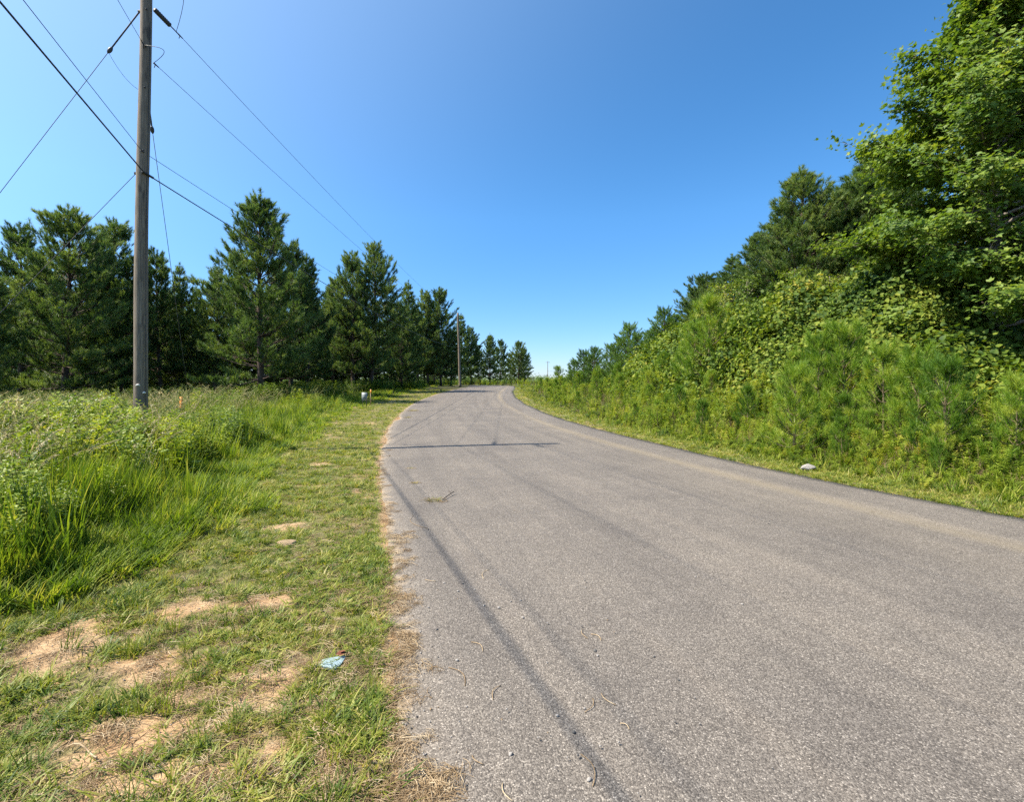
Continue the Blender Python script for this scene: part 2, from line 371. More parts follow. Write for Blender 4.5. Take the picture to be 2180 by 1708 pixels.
lg = noise(nt, cv.outputs[0], 2.2, 4, .6); bl = noise(nt, P, .7, 4, .6); bl2 = noise(nt, P, 5, 4, .7)
gr = mix(nt, .8, gr, ramp(nt, lg, [(.3, (.80, .80, .81)), (.5, (1, 1, 1)), (.7, (1.18, 1.16, 1.13))]), 'MULTIPLY')
gr = mix(nt, .8, gr, ramp(nt, bl, [(.3, (.82, .82, .83)), (.7, (1.15, 1.14, 1.11))]), 'MULTIPLY')
gr = mix(nt, .6, gr, ramp(nt, bl2, [(.3, (.85, .85, .85)), (.7, (1.12, 1.12, 1.12))]), 'MULTIPLY')
# dust washed across towards the right-hand side
du = math_(nt, 'MULTIPLY', math_(nt, 'SUBTRACT', ru, 1.0), .8); du2 = math_(nt, 'SUBTRACT', 1.0, math_(nt, 'ABSOLUTE', math_(nt, 'SUBTRACT', du, .55)), clamp=True)
du2 = math_(nt, 'ADD', math_(nt, 'MULTIPLY', du2, .16), math_(nt, 'SUBTRACT', 1.0, math_(nt, 'MULTIPLY', math_(nt, 'ABSOLUTE', math_(nt, 'SUBTRACT', ru, 2.2)), 3.6), clamp=True))
du3 = math_(nt, 'MULTIPLY', math_(nt, 'MULTIPLY', du2, ramp(nt, noise(nt, cv.outputs[0], 1.3, 3, .6), [(.3, (.15, .15, .15)), (.65, (1, 1, 1))])), .34)
gr = mix(nt, du3, gr, (.36, .285, .165))
# straw dust and crumbs against the left edge
ed = math_(nt, 'MULTIPLY', math_(nt, 'SUBTRACT', math_(nt, 'ADD', .10, math_(nt, 'MULTIPLY', math_(nt, 'SUBTRACT', noise(nt, P, 6, 4, .7), .5), .5)), rl), 6.0, clamp=True)
gr = mix(nt, math_(nt, 'MULTIPLY', ed, .6), gr, (.42, .32, .21))
p = N.new('ShaderNodeBsdfPrincipled'); p.inputs['Roughness'].default_value = .78; p.inputs['Specular IOR Level'].default_value = .3; L.new(gr, p.inputs['Base Color'])
b = N.new('ShaderNodeBump'); b.inputs['Strength'].default_value = .7; b.inputs['Distance'].default_value = .004; b.invert = True
L.new(vo.outputs['Distance'], b.inputs['Height']); L.new(b.outputs[0], p.inputs['Normal'])
o = N.new('ShaderNodeOutputMaterial'); L.new(p.outputs[0], o.inputs[0])

# ------------------------------------------------------------ ground
def axis(lo, hi, step, fine0, fine1, grow):
    a = list(np.arange(fine0, fine1+1e-6, step)); s_ = step
    while a[-1] < hi: s_ *= grow; a.append(a[-1]+s_)
    s_ = step
    while a[0] > lo: s_ *= grow; a.insert(0, a[0]-s_)
    return np.array(a)
gx = axis(-2500, 2500, .055, -5.2, .8, 1.045); gy = axis(-60, 3500, .055, 1.6, 6.0, 1.045)
XX, YY = np.meshgrid(gx, gy, indexing='xy'); fx, fy = XX.ravel(), YY.ravel()
fr = road_frame(fx, fy); fz = terrain(fx, fy, fr)
nx, ny = len(gx), len(gy)
ii = (np.arange(ny-1)[:, None]*nx + np.arange(nx-1)[None, :]).ravel()
q = np.stack([ii, ii+1, ii+nx+1, ii+nx], -1)
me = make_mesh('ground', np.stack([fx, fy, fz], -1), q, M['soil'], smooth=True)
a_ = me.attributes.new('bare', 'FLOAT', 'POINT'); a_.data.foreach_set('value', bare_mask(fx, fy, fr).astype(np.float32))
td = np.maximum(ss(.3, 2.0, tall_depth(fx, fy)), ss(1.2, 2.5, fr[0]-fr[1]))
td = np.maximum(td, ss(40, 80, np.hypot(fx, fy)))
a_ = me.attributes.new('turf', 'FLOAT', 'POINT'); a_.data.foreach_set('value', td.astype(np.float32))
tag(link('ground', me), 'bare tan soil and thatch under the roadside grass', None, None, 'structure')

# ------------------------------------------------------------ road
st = np.concatenate([np.arange(-29, 0, .5), np.arange(0, 22, .05), np.arange(22, 60, .25), np.arange(60, 200, .5)])
of_ = np.interp(st, CT, OFF); cx = np.interp(st, CT, CL[:, 0])+of_*np.interp(st, CT, CN[:, 0]); cy = np.interp(st, CT, CL[:, 1])+of_*np.interp(st, CT, CN[:, 1]); nxr = np.interp(st, CT, CN[:, 0]); nyr = np.interp(st, CT, CN[:, 1]); hw = np.interp(st, CT, HW)
le = hw + .10*(fbm(st*1.7, st*0+3, 51, 4)-.5) + .05*(fbm(st*9, st*0, 52, 3)-.5) - .22*np.exp(-((st-22.3)/.9)**2) - .10*np.exp(-((st-14.8)/1.1)**2)
re_ = hw + .12*(fbm(st*1.3, st*0+8, 53, 4)-.5) + .06*(fbm(st*8, st*0, 54, 3)-.5)
K = 26; uu = np.linspace(-1, 1, K)
lat = np.where(uu[None, :] < 0, uu[None, :]*le[:, None], uu[None, :]*re_[:, None])
vx = cx[:, None]+lat*nxr[:, None]; vy = cy[:, None]+lat*nyr[:, None]
vz = zroad(np.minimum(st, 110))[:, None] + .012 + .03*(1-uu[None, :]**2)
skl = np.stack([vx[:, :1], vy[:, :1], vz[:, :1]-.05], -1); skr = np.stack([vx[:, -1:], vy[:, -1:], vz[:, -1:]-.05], -1)
V = np.concatenate([skl, np.stack([vx, vy, vz], -1), skr], 1); W = V.shape[1]
ii = (np.arange(len(st)-1)[:, None]*W + np.arange(W-1)[None, :]).ravel()
q = np.stack([ii, ii+1, ii+W+1, ii+W], -1)
me = make_mesh('road', V.reshape(-1, 3), q, M['asphalt'], smooth=False)
latp = np.concatenate([lat[:, :1], lat, lat[:, -1:]], 1)
for nm, val in (('ru', latp), ('rv', np.repeat(st[:, None], W, 1)), ('rl', latp+le[:, None])):
    a_ = me.attributes.new(nm, 'FLOAT', 'POINT'); a_.data.foreach_set('value', val.ravel().astype(np.float32))
tag(link('road', me), 'worn grey asphalt road curving up to a low crest', None, None, 'structure')

# ------------------------------------------------------------ blade, leaf and needle builders
def blades(base, az, h, lean, bend, w, seg=3, twist=0.0):
    n = len(base); t = np.linspace(0, 1, seg+1)
    out = np.stack([np.cos(az), np.sin(az), np.zeros(n)], -1)
    sd_ = np.stack([-np.sin(az+twist), np.cos(az+twist), np.zeros(n)], -1)
    hor = lean[:, None]*t + bend[:, None]*t**2
    zz = h[:, None]*(t - .35*np.abs(bend/np.maximum(h, 1e-3))[:, None]*t**3)
    c = base[:, None, :] + out[:, None, :]*hor[..., None]; c[..., 2] += zz
    wd = w[:, None]*np.clip(1-t, 0, 1)**.6*.5
    a = c + sd_[:, None, :]*wd[..., None]; b_ = c - sd_[:, None, :]*wd[..., None]
    v = np.concatenate([a[:, :-1], b_[:, :-1], c[:, -1:]], 1)
    k = seg*2+1; tr = []
    for s_ in range(seg-1): tr += [[s_, s_+1, seg+s_+1], [s_, seg+s_+1, seg+s_]]
    tr.append([seg-1, 2*seg, 2*seg-1])
    tr = np.array(tr)[None] + (np.arange(n)*k)[:, None, None]
    return v.reshape(-1, 3), tr.reshape(-1, 3)
def norm(v): return v/(np.linalg.norm(v, axis=-1, keepdims=True)+1e-9)
LEAF_MAPLE = (np.array([[0, 0, 0], [.18, .42, .06], [.55, .5, .08], [.5, .2, 0.02], [1.0, 0, -.06], [.5, -.2, .02], [.55, -.5, .08], [.18, -.42, .06]]),
              np.array([[0, 3, 1], [1, 3, 2], [0, 4, 3], [0, 5, 4], [0, 7, 5], [7, 6, 5]]))
LEAF_OVAL = (np.array([[0, 0, 0], [.35, .3, .05], [1, 0, -.08], [.35, -.3, .05]]), np.array([[0, 2, 1], [0, 3, 2]]))
LEAF_HEART = (np.array([[0, 0, 0], [.1, .38, .06], [.5, .36, .06], [1, 0, -.08], [.5, -.36, .06], [.1, -.38, .06]]), np.array([[0, 2, 1], [0, 3, 2], [0, 4, 3], [0, 5, 4]]))
LEAF_LANCE = (np.array([[0, 0, 0], [.4, .13, .03], [1, 0, -.12], [.4, -.13, .03]]), np.array([[0, 2, 1], [0, 3, 2]]))
def leaves(pos, nrm, dr, size, shape):
    P_, T_ = shape; n = len(pos); nrm = norm(nrm); dr = norm(dr - nrm*(dr*nrm).sum(-1, keepdims=True)); sd_ = np.cross(nrm, dr)
    v = pos[:, None] + size[:, None, None]*(P_[None, :, 0:1]*dr[:, None] + P_[None, :, 1:2]*sd_[:, None] + P_[None, :, 2:3]*nrm[:, None])
    t = T_[None] + (np.arange(n)*len(P_))[:, None, None]
    return v.reshape(-1, 3), t.reshape(-1, 3)
def needles(base, dr, ln, w):
    n = len(base); dr = norm(dr); r_ = norm(np.cross(dr, rng.normal(size=(n, 3))))
    a = base + r_*w[:, None]*.5; b_ = base - r_*w[:, None]*.5; c = base + dr*ln[:, None]; c[:, 2] -= ln*.12
    v = np.stack([a, b_, c], 1).reshape(-1, 3)
    return v, np.arange(3*n).reshape(-1, 3)

# ------------------------------------------------------------ scatter (grass and other uncountable cover)
src = bpy.data.collections
def sources(name, meshes):
    c = src.new(name)
    for k, me in enumerate(meshes):
        o = bpy.data.objects.new('%s_%02d' % (name, k), me); c.objects.link(o)
    return c, len(meshes)
def scatter(name, label, x, y, z, rot, scl, coll):
    c, n = coll; N_ = len(x)
    me = bpy.data.meshes.new(name); me.vertices.add(N_)
    me.vertices.foreach_set('co', np.stack([x, y, z], -1).astype(np.float32).ravel())
    a1 = me.attributes.new('rot', 'FLOAT_VECTOR', 'POINT'); a1.data.foreach_set('vector', rot.astype(np.float32).ravel())
    a2 = me.attributes.new('scl', 'FLOAT_VECTOR', 'POINT')
    if scl.ndim == 1: scl = np.repeat(scl[:, None], 3, 1)
    a2.data.foreach_set('vector', scl.astype(np.float32).ravel())
    a3 = me.attributes.new('pick', 'INT', 'POINT'); a3.data.foreach_set('value', rng.integers(0, n, N_).astype(np.int32))
    o = link(name, me)
    ng = bpy.data.node_groups.new(name, 'GeometryNodeTree')
    ng.interface.new_socket('Geometry', in_out='INPUT', socket_type='NodeSocketGeometry')
    ng.interface.new_socket('Geometry', in_out='OUTPUT', socket_type='NodeSocketGeometry')
    gi = ng.nodes.new('NodeGroupInput'); go = ng.nodes.new('NodeGroupOutput')
    ci = ng.nodes.new('GeometryNodeCollectionInfo'); ci.inputs['Collection'].default_value = c
    ci.inputs['Separate Children'].default_value = True; ci.inputs['Reset Children'].default_value = True
    ip = ng.nodes.new('GeometryNodeInstanceOnPoints'); ip.inputs['Pick Instance'].default_value = True
    def na(nm, ty):
        a = ng.nodes.new('GeometryNodeInputNamedAttribute'); a.data_type = ty; a.inputs[0].default_value = nm; return a.outputs[0]
    ng.links.new(gi.outputs[0], ip.inputs['Points']); ng.links.new(ci.outputs[0], ip.inputs['Instance'])
    ng.links.new(na('pick', 'INT'), ip.inputs['Instance Index']); ng.links.new(na('rot', 'FLOAT_VECTOR'), ip.inputs['Rotation'])
    ng.links.new(na('scl', 'FLOAT_VECTOR'), ip.inputs['Scale']); ng.links.new(ip.outputs[0], go.inputs[0])
    md = o.modifiers.new('scatter', 'NODES'); md.node_group = ng
    return tag(o, label, 'plants', None, 'stuff')
def polar(n, r0, r1, a0, a1):
    r = np.exp(rng.uniform(math.log(r0), math.log(r1), n)); a = np.radians(rng.uniform(a0, a1, n))
    return r*np.sin(a), r*np.cos(a)
def rotz(n, tilt=.12): return np.stack([rng.normal(0, tilt, n), rng.normal(0, tilt, n), rng.uniform(0, 6.283, n)], -1)

# short turf tufts
def turf_mesh(k, nb, hh, rad, wd, mat, flop=1.0):
    a = rng.uniform(0, 6.283, nb); r = rad*np.sqrt(rng.random(nb))
    base = np.stack([r*np.cos(a), r*np.sin(a), np.full(nb, -.008)], -1)
    az = a + rng.normal(0, .9, nb); h_ = hh*rng.uniform(.45, 1.1, nb)
    v, t = blades(base, az, h_, h_*rng.uniform(.0, .6, nb)*flop, h_*rng.uniform(.1, .9, nb)*flop, wd*rng.uniform(.6, 1.2, nb), 3)
    return make_mesh('tuft', v, t, mat)
turf_src = sources('turf_tuft', [turf_mesh(k, 13, .050, .030, .0062, M['turf'], 1.5) for k in range(5)])
creep_src = sources('creeping_tuft', [turf_mesh(k, 15, .030, .05, .0075, M['turf'], 3.2) for k in range(4)])
tall_src = sources('tall_tuft', [turf_mesh(k, 22, .46, .10, .0150, M['grass'], .42) for k in range(5)])
mid_src = sources('mid_tuft', [turf_mesh(k, 20, .16, .04, .0060, M['turf'], .7) for k in range(4)])
straw_v = []
for k in range(4):
    nb = 16; a = rng.uniform(0, 6.283, nb); r = .07*np.sqrt(rng.random(nb)); B_ = Buf()
    for i in range(nb):
        L_ = rng.uniform(.04, .13); az = rng.normal(1.2, 1.0); u = np.linspace(-.5, .5, 4); cu = rng.normal(0, .4)
        px_ = r[i]*np.cos(a[i]) + L_*u*np.cos(az) - cu*L_*u*u*np.sin(az); py_ = r[i]*np.sin(a[i]) + L_*u*np.sin(az) + cu*L_*u*u*np.cos(az)
        pz_ = .003+.010*rng.random()+.012*rng.random()*(1-4*u*u)
        B_.add(*tube(np.stack([px_, py_, pz_], -1), rng.uniform(.0009, .0018), 3, False))
    straw_v.append(B_.mesh('straw', M['straw']))
straw_src = sources('straw_bits', straw_v)

x, y = polar(150000, 1.7, 60, -49, 22)
s, hw_, t_ = road_frame(x, y); dl = -s-hw_
bm = bare_mask(x, y, (s, hw_, t_)); cl = .5*fbm(x*2.2, y*2.2, 61)+.5*fbm(x*11, y*11, 63, 3)
keep = (dl > .0) & (tall_depth(x, y) < .9) & (rng.random(len(x)) < np.minimum(1, .20+np.hypot(x, y)/13)) & (rng.random(len(x)) < (1-bm)**1.6*(.07+.85*ss(.42, .60, cl)+.35*ss(3, 8, np.hypot(x, y))) * (.35+.65*ss(.0, .07, dl)) + .01)
x, y, dl_ = x[keep], y[keep], dl[keep]; r = np.hypot(x, y)
sc = rng.uniform(.5, 1.3, len(x))*(1+.045*r)*(.6+.9*vnoise(x*5, y*5, 62)); sc = np.stack([sc, sc, sc*(.75+.0*r)], -1)
print('turf', len(x))
scatter('mown_grass', 'short yellow green mown grass along the left road edge', x, y, terrain(x, y), rotz(len(x)), sc, turf_src)

x, y = polar(17000, 1.7, 14, -49, 5)
s, hw_, t_ = road_frame(x, y); dl = -s-hw_; cl = fbm(x*2.2+5, y*2.2, 66)
keep = (dl > .05) & (tall_depth(x, y) < .4) & (rng.random(len(x)) < ss(.42, .6, cl)*(1-bare_mask(x, y, (s, hw_, t_)))**1.2)
x, y = x[keep], y[keep]
scatter('creeping_grass', 'low creeping grass runners between the bare soil patches', x, y, terrain(x, y)+.004, rotz(len(x), .2), rng.uniform(.7, 1.5, len(x)), creep_src)

x, y = polar(5500, 1.7, 30, -49, 10)
s, hw_, t_ = road_frame(x, y); dl = -s-hw_; cl = fbm(x*1.6+9, y*1.6, 68)
keep = (dl > .08) & (tall_depth(x, y) < .8) & (rng.random(len(x)) < (.10+.9*ss(.5, .66, cl))*(1-.85*bare_mask(x, y, (s, hw_, t_)))*.6)
x, y = x[keep], y[keep]
scatter('grass_tussocks', 'taller loose grass tussocks scattered through the mown verge', x, y, terrain(x, y), rotz(len(x), .15), rng.uniform(.5, 1.1, len(x)), mid_src)

# straw and crumbs along the edge and through the turf
x, y = polar(26000, 1.7, 30, -49, 8)
s, hw_, t_ = road_frame(x, y); dl = -s-hw_
pr = np.exp(-((dl-.0)/.06)**2)*.42 + .16*(dl > .1)*(tall_depth(x, y) < 0) + .5*np.exp(-((dl+.08)/.10)**2)*(fbm(x*5, y*5, 71) > .5)
keep = rng.random(len(x)) < pr
x, y, dl = x[keep], y[keep], dl[keep]
z = terrain(x, y); z = np.where(dl < .03, zroad(y)+.016, z+.004)
scatter('dry_straw', 'dry tan straw lying along the left edge of the asphalt', x, y, z, rotz(len(x), .05)*[1, 1, 1], rng.uniform(.45, .95, len(x)), straw_src)

# crumbs of gravel
def pebble_mesh(mat, sub=2, flat=.6, amp=.25, seed=0):
    import bmesh
    bm_ = bmesh.new(); bmesh.ops.create_icosphere(bm_, subdivisions=sub, radius=1.0)
    v = np.array([p_.co[:] for p_ in bm_.verts]); t = np.array([[q_.index for q_ in f.verts] for f in bm_.faces]); bm_.free()
    n_ = fbm(v[:, 0]*1.6+seed*7.7+v[:, 2], v[:, 1]*1.6-seed*3.1+v[:, 2]*1.3, seed+80, 3)
    v = v*(1-amp+2*amp*n_)[:, None]; v[:, 2] *= flat
    pl = norm(np.random.default_rng(seed).normal(size=(11, 3)))
    for p_ in pl:                                   # broken facets
        dd = v @ p_; over = np.maximum(dd-.62, 0); v = v - over[:, None]*p_[None]
    return make_mesh('stone', v, t, mat, smooth=False)
grav_src = sources('gravel_bit', [pebble_mesh(M['pebble'], 1, .6, .3, k) for k in range(3)]+[pebble_mesh(M['tanstone'], 1, .6, .3, 5)]+[pebble_mesh(M['darkpebble'], 1, .6, .3, 6)])
x, y = polar(20000, 1.7, 26, -49, 40)
s, hw_, t_ = road_frame(x, y); dl = -s-hw_
keep = rng.random(len(x)) < (np.exp(-((dl-.0)/.18)**2)*.55 + .03*((dl < 0) & (dl > -1.6)) + .30*bare_mask(x, y, (s, hw_, t_))*(dl > 0)*(tall_depth(x, y) < 0) + .003*(dl < -1.6)*(s < hw_) + .35*np.exp(-((s-hw_)/.10)**2))
x, y, dl = x[keep], y[keep], dl[keep]
z = np.where((dl < .02) & (s[keep] < hw_[keep]), zroad(y)+.018+.02*(dl < -.5)*(s[keep] < hw_[keep]-.5), terrain(x, y)+.002)
scatter('gravel', 'fine loose gravel along the crumbling asphalt edge', x, y, z, rotz(len(x), .3), rng.uniform(.0025, .008, len(x)), grav_src)

# unmown grass on the left
x, y = polar(30000, 2.6, 75, -52, -3)
s, hw_, t_ = road_frame(x, y); dl = -s-hw_; dp = tall_depth(x, y)
weedy = ss(.45, .6, fbm(x*.45+3, y*.45, 77)+.25*np.exp(-(((x+8.2)/3.2)**2+((y-10.2)/1.9)**2)))
keep = (dl > .8) & (dp > 0) & (rng.random(len(x)) < (1-.5*weedy*ss(1.5, 3, dp))*(.25+.75*ss(.36, .56, fbm(x*2.6, y*2.6, 79)))) & (rng.random(len(x)) < np.minimum(1, .35+np.hypot(x, y)/16))
x, y, dp = x[keep], y[keep], dp[keep]; r = np.hypot(x, y)
hs = (.30+1.35*ss(-.2, 2.6, dp)*ss(22, 9, r)+.75*ss(0, 2.2, dp)*ss(9, 22, r))*(.35+1.3*fbm(x*1.3, y*1.3, 78, 3)); ws = (.8+.03*r)*rng.uniform(.7, 1.2, len(x))
hs = np.minimum(hs, np.where(r < 14, .45+.16*r, 9))
print('tall', len(x))
scatter('tall_grass', 'tall bright green unmown grass left of the mown verge', x, y, terrain(x, y), rotz(len(x), .10), np.stack([ws, ws, hs], -1), tall_src)

coarse_src = sources('coarse_grass', [turf_mesh(k, 16, .95, .10, .026, M['grass'], .30) for k in range(4)])
x, y = polar(3600, 4.6, 22, -52, -18)
s, hw_, t_ = road_frame(x, y); dp = tall_depth(x, y)
keep = (dp > .7) & (rng.random(len(x)) < ss(.42, .62, fbm(x*.9+2, y*.9, 86))*ss(.5, 2.2, dp))
x, y = x[keep], y[keep]
scatter('coarse_grass', 'broad bladed dark green grass standing tall near the left border', x, y, terrain(x, y), rotz(len(x), .12), rng.uniform(.55, 1.05, len(x))*np.minimum(1, .5+.07*np.hypot(x, y)), coarse_src)

# seeding grass: long arching stalks with drooping heads
seed_m = []
for k in range(6):
    B_ = Buf()
    for j in range(5):
        az = rng.uniform(-.9, .9)+(0 if rng.random() < .75 else 2.5); H_ = rng.uniform(1.05, 1.5); u = np.linspace(0, 1, 9)
        ho = .10*u+.42*u**3*rng.uniform(.5, 1.3); zz_ = H_*(u-.17*u**4)
        bx_, by_ = rng.normal(0, .07, 2)
        pp = np.stack([bx_+ho*np.cos(az), by_+ho*np.sin(az), zz_], -1)
        B_.add(*tube(pp, np.linspace(.0045, .0018, 9), 3, False))
        # head: short spikelets along the last quarter
        n_ = 46; uu_ = rng.uniform(.77, 1.0, n_); pb = np.stack([np.interp(uu_, u, pp[:, i]) for i in range(3)], -1)
        dirv = norm(np.array([math.cos(az), math.sin(az), -.1])[None]+rng.normal(0, .55, (n_, 3)))
        B_.add(*needles(pb, dirv, rng.uniform(.02, .06, n_), np.full(n_, .010)))
        nb = 3; ub = rng.uniform(.1, .6, nb); pb = np.stack([np.interp(ub, u, pp[:, i]) for i in range(3)], -1)
        B_.add(*blades(pb, rng.uniform(0, 6.28, nb), rng.uniform(.15, .3, nb), rng.uniform(.05, .15, nb), rng.uniform(.1, .3, nb), np.full(nb, .008), 3))
    seed_m.append(B_.mesh('seed_grass', M['seed']))
seed_src = sources('seeding_grass_clump', seed_m)
arch_src = sources('arching_clump', [m_.copy() for m_ in seed_m])
for o_ in arch_src[0].objects:
    o_.data.materials[0] = M['arch']
x, y = polar(7500, 4.0, 70, -52, -6)
s, hw_, t_ = road_frame(x, y); dl = -s-hw_; dp = tall_depth(x, y)
pr = ss(1.6, 4.5, dp)*ss(.30, .6, fbm(x*.5, y*.5, 91))*(.25+.75*ss(8, 13, np.hypot(x, y)))
keep = (dl > 2.2) & (dp > 1.2) & (rng.random(len(x)) < pr*.75) & ((x < -8.5) | (y > 12.2) | (rng.random(len(x)) < .3)) & (dl < 30)
x, y = x[keep], y[keep]; r = np.hypot(x, y)
print('seed', len(x))
scatter('seeding_grass', 'tan seeding grass with drooping heads in front of the left pines', x, y, terrain(x, y), np.stack([rng.normal(0, .1, len(x)), rng.normal(0, .1, len(x)), rng.normal(-.1, .8, len(x))], -1), rng.uniform(.68, 1.12, len(x))*np.minimum(1, .75+.025*r), seed_src)

x, y = polar(260, 5.5, 15, -51, -28)
s, hw_, t_ = road_frame(x, y); dp = tall_depth(x, y)
keep = (dp > 2.0) & (rng.random(len(x)) < ss(.40, .6, fbm(x*.8+7, y*.8, 93))*.75)
x, y = x[keep], y[keep]
scatter('arching_grass', 'tall arching tan seed stalks rising above the weeds by the near utility pole', x, y, terrain(x, y), np.stack([rng.normal(0, .1, len(x)), rng.normal(0, .1, len(x)), rng.normal(-.1, .6, len(x))], -1), rng.uniform(.72, 1.12, len(x)), arch_src)

# broadleaf weeds
def weed_mesh(H_, nl, ls, shape, mat, spread=.0, rise=.5, stems=3, stagger=.05):
    B_ = Buf()
    for j in range(stems):
        az = rng.uniform(0, 6.28); Hh = H_*rng.uniform(.7, 1.05); u = np.linspace(0, 1, 6); ln_ = rng.uniform(.03, .2)*Hh
        bx_, by_ = rng.normal(0, stagger, 2)
        pp = np.stack([bx_+ln_*u**1.5*np.cos(az), by_+ln_*u**1.5*np.sin(az), Hh*u], -1)
        B_.add(*tube(pp, np.linspace(.004, .0015, 6), 3, False))
        uu_ = np.sort(rng.uniform(.12, 1.0, nl)); pb = np.stack([np.interp(uu_, u, pp[:, i]) for i in range(3)], -1)
        la = np.arange(nl)*2.4+rng.normal(0, .3, nl); dv = np.stack([np.cos(la), np.sin(la), np.full(nl, rise)+rng.normal(0, .25, nl)], -1)
        if spread: pb = pb + norm(dv)*rng.uniform(0, spread, nl)[:, None]*(1.1-uu_)[:, None]
        nv = np.stack([-np.cos(la)*rise, -np.sin(la)*rise, np.ones(nl)], -1)+rng.normal(0, .25, (nl, 3))
        B_.add(*leaves(pb, nv, dv, ls*rng.uniform(.6, 1.15, nl)*(1.15-.6*uu_), shape))
    return B_.mesh('weed', mat)
bush_src = sources('leafy_weed', [weed_mesh(.95, 70, .095, LEAF_OVAL, M['weed'], .26, .35, 4, .12) for k in range(5)])
lance_src = sources('lance_weed', [weed_mesh(1.05, 70, .125, LEAF_LANCE, M['weed'], 0, .5, 3, .08) for k in range(5)])
dry_src = sources('dry_weed', [weed_mesh(.85, 26, .05, LEAF_LANCE, M['dryweed'], .05, .4, 5, .12) for k in range(4)])
x, y = polar(12000, 4.5, 40, -52, -8)
s, hw_, t_ = road_frame(x, y); dl = -s-hw_; dp = tall_depth(x, y)
near_pole = np.exp(-(((x+8.6)/4.0)**2+((y-9.6)/2.2)**2))
pr = (ss(.5, .62, fbm(x*.45+3, y*.45, 77)+.25*near_pole)*.5+.9*near_pole)*ss(1.0, 2.5, dp)
keep = (dl > 1.8) & (rng.random(len(x)) < pr*.8) & (dp > .8)
x, y = x[keep], y[keep]; r = np.hypot(x, y)
print('bush', len(x))
scatter('leafy_weeds', 'light green leafy weeds around the foot of the near utility pole', x, y, terrain(x, y), rotz(len(x), .12), rng.uniform(.66, 1.18, len(x))*np.minimum(1.0, .45+.06*r)*(.55+.75*vnoise(x*.9, y*.9, 85)), bush_src)

# right verge: low grass, then lance-leaved weeds, dry stems, vines over the bank
x, y = polar(60000, 5, 80, -8, 52)
s, hw_, t_ = road_frame(x, y); dr = s-hw_
keep = (dr > -.10) & (dr < 2.4) & (rng.random(len(x)) < .9*ss(2.4, 1.2, dr)*(.7+.3*ss(-.03, .08, dr))*(ss(.62, .5, fbm(x*2, y*2, 99))+(dr > .02)))
x, y, dr = x[keep], y[keep], dr[keep]; r = np.hypot(x, y)
sc = rng.uniform(.7, 1.4, len(x))*(1+.05*r)
hs = sc*(.8+.9*ss(.3, 1.3, dr))
print('rverge', len(x))
scatter('verge_grass', 'low green grass strip along the right road edge', x, y, terrain(x, y), rotz(len(x), .15), np.stack([sc, sc, hs], -1), turf_src)
x, y = polar(26000, 5, 110, -12, 54)
s, hw_, t_ = road_frame(x, y); dr = s-hw_; n_ = fbm(x*.6, y*.6, 101)
keep = (dr > .7) & (dr < 11) & (rng.random(len(x)) < .95*ss(.6, 2.2, dr)*(1-.55*ss(4.5, 8, dr)))
x, y, dr, n_ = x[keep], y[keep], dr[keep], n_[keep]; r = np.hypot(x, y)
hs = (.20+.80*ss(1.0, 4.2, dr))*(.45+1.0*n_)*rng.uniform(.75, 1.1, len(x)); lo = rng.random(len(x)) < .30*ss(.5, .35, n_)+.22
ws = hs*.6+.4+.012*r
print('rweeds', len(x))
scatter('roadside_weeds', 'dense green stalky weeds beside the right road edge', x[~lo], y[~lo], terrain(x[~lo], y[~lo]), rotz((~lo).sum(), .14), np.stack([ws, ws, hs], -1)[~lo], lance_src)
scatter('dry_weeds', 'dry brown weed stems among the right roadside weeds', x[lo], y[lo], terrain(x[lo], y[lo]), rotz(lo.sum(), .2), np.stack([ws, ws, hs], -1)[lo], dry_src)
x, y = polar(9000, 5, 60, -8, 54)
s, hw_, t_ = road_frame(x, y); dr = s-hw_
keep = (dr > .7) & (dr < 5) & (rng.random(len(x)) < .30*ss(.5, 1.2, dr))
x, y = x[keep], y[keep]; hs = rng.uniform(.5, 1.15, len(x))*(.5+.5*ss(.5, 2.5, (s-hw_)[keep]))
scatter('right_tall_grass', 'long grass blades standing between the right roadside weeds', x, y, terrain(x, y), rotz(len(x), .15), np.stack([np.ones(len(x)), np.ones(len(x)), hs], -1), tall_src)

def spray_mesh(nl, rad, ls, shape, mat, flat=.35):
    B_ = Buf(); a = rng.uniform(0, 6.283, nl); r_ = rad*np.sqrt(rng.random(nl))
    pos = np.stack([r_*np.cos(a), r_*np.sin(a), rng.normal(0, rad*flat, nl)], -1)
    nv = np.stack([rng.normal(0, .45, nl), rng.normal(0, .45, nl), np.ones(nl)], -1)
    la = a+rng.normal(0, .8, nl); dv = np.stack([np.cos(la), np.sin(la), rng.normal(-.25, .3, nl)], -1)
    B_.add(*leaves(pos, nv, dv, ls*rng.uniform(.55, 1.2, nl), shape))
    u = np.linspace(-1, 1, 5)
    for k in range(3):
        az = rng.uniform(0, 3.14); B_.add(*tube(np.stack([u*rad*np.cos(az), u*rad*np.sin(az), -.03+.0*u], -1), .003, 3, False))
    return B_.mesh('spray', mat)
vine_src = sources('vine_spray', [spray_mesh(26, .27, .105, LEAF_HEART, M['vine']) for k in range(6)])
def mound(x, y):
    return .5+2.3*fbm(x*.33+4, y*.33, 111, 3)*1.0 + .9*(fbm(x*1.1, y*1.1, 112, 3)-.5)
x, y = polar(36000, 8, 60, 6, 54)
s, hw_, t_ = road_frame(x, y); dr = s-hw_
ed = 4.5+1.4*(fbm(x*.5, y*.5, 113)-.5)+1.3*ss(20, 40, y)
keep = (dr > ed) & (dr < 17) & (y-.78*x > -1.5) & (y < 46)
x, y, dr, ed = x[keep], y[keep], dr[keep], ed[keep]; r = np.hypot(x, y)
mh = mound(x, y)*ss(0, 2.2, dr-ed)*ss(50, 30, y)*(.45+.55*ss(0, 6, y-.78*x))
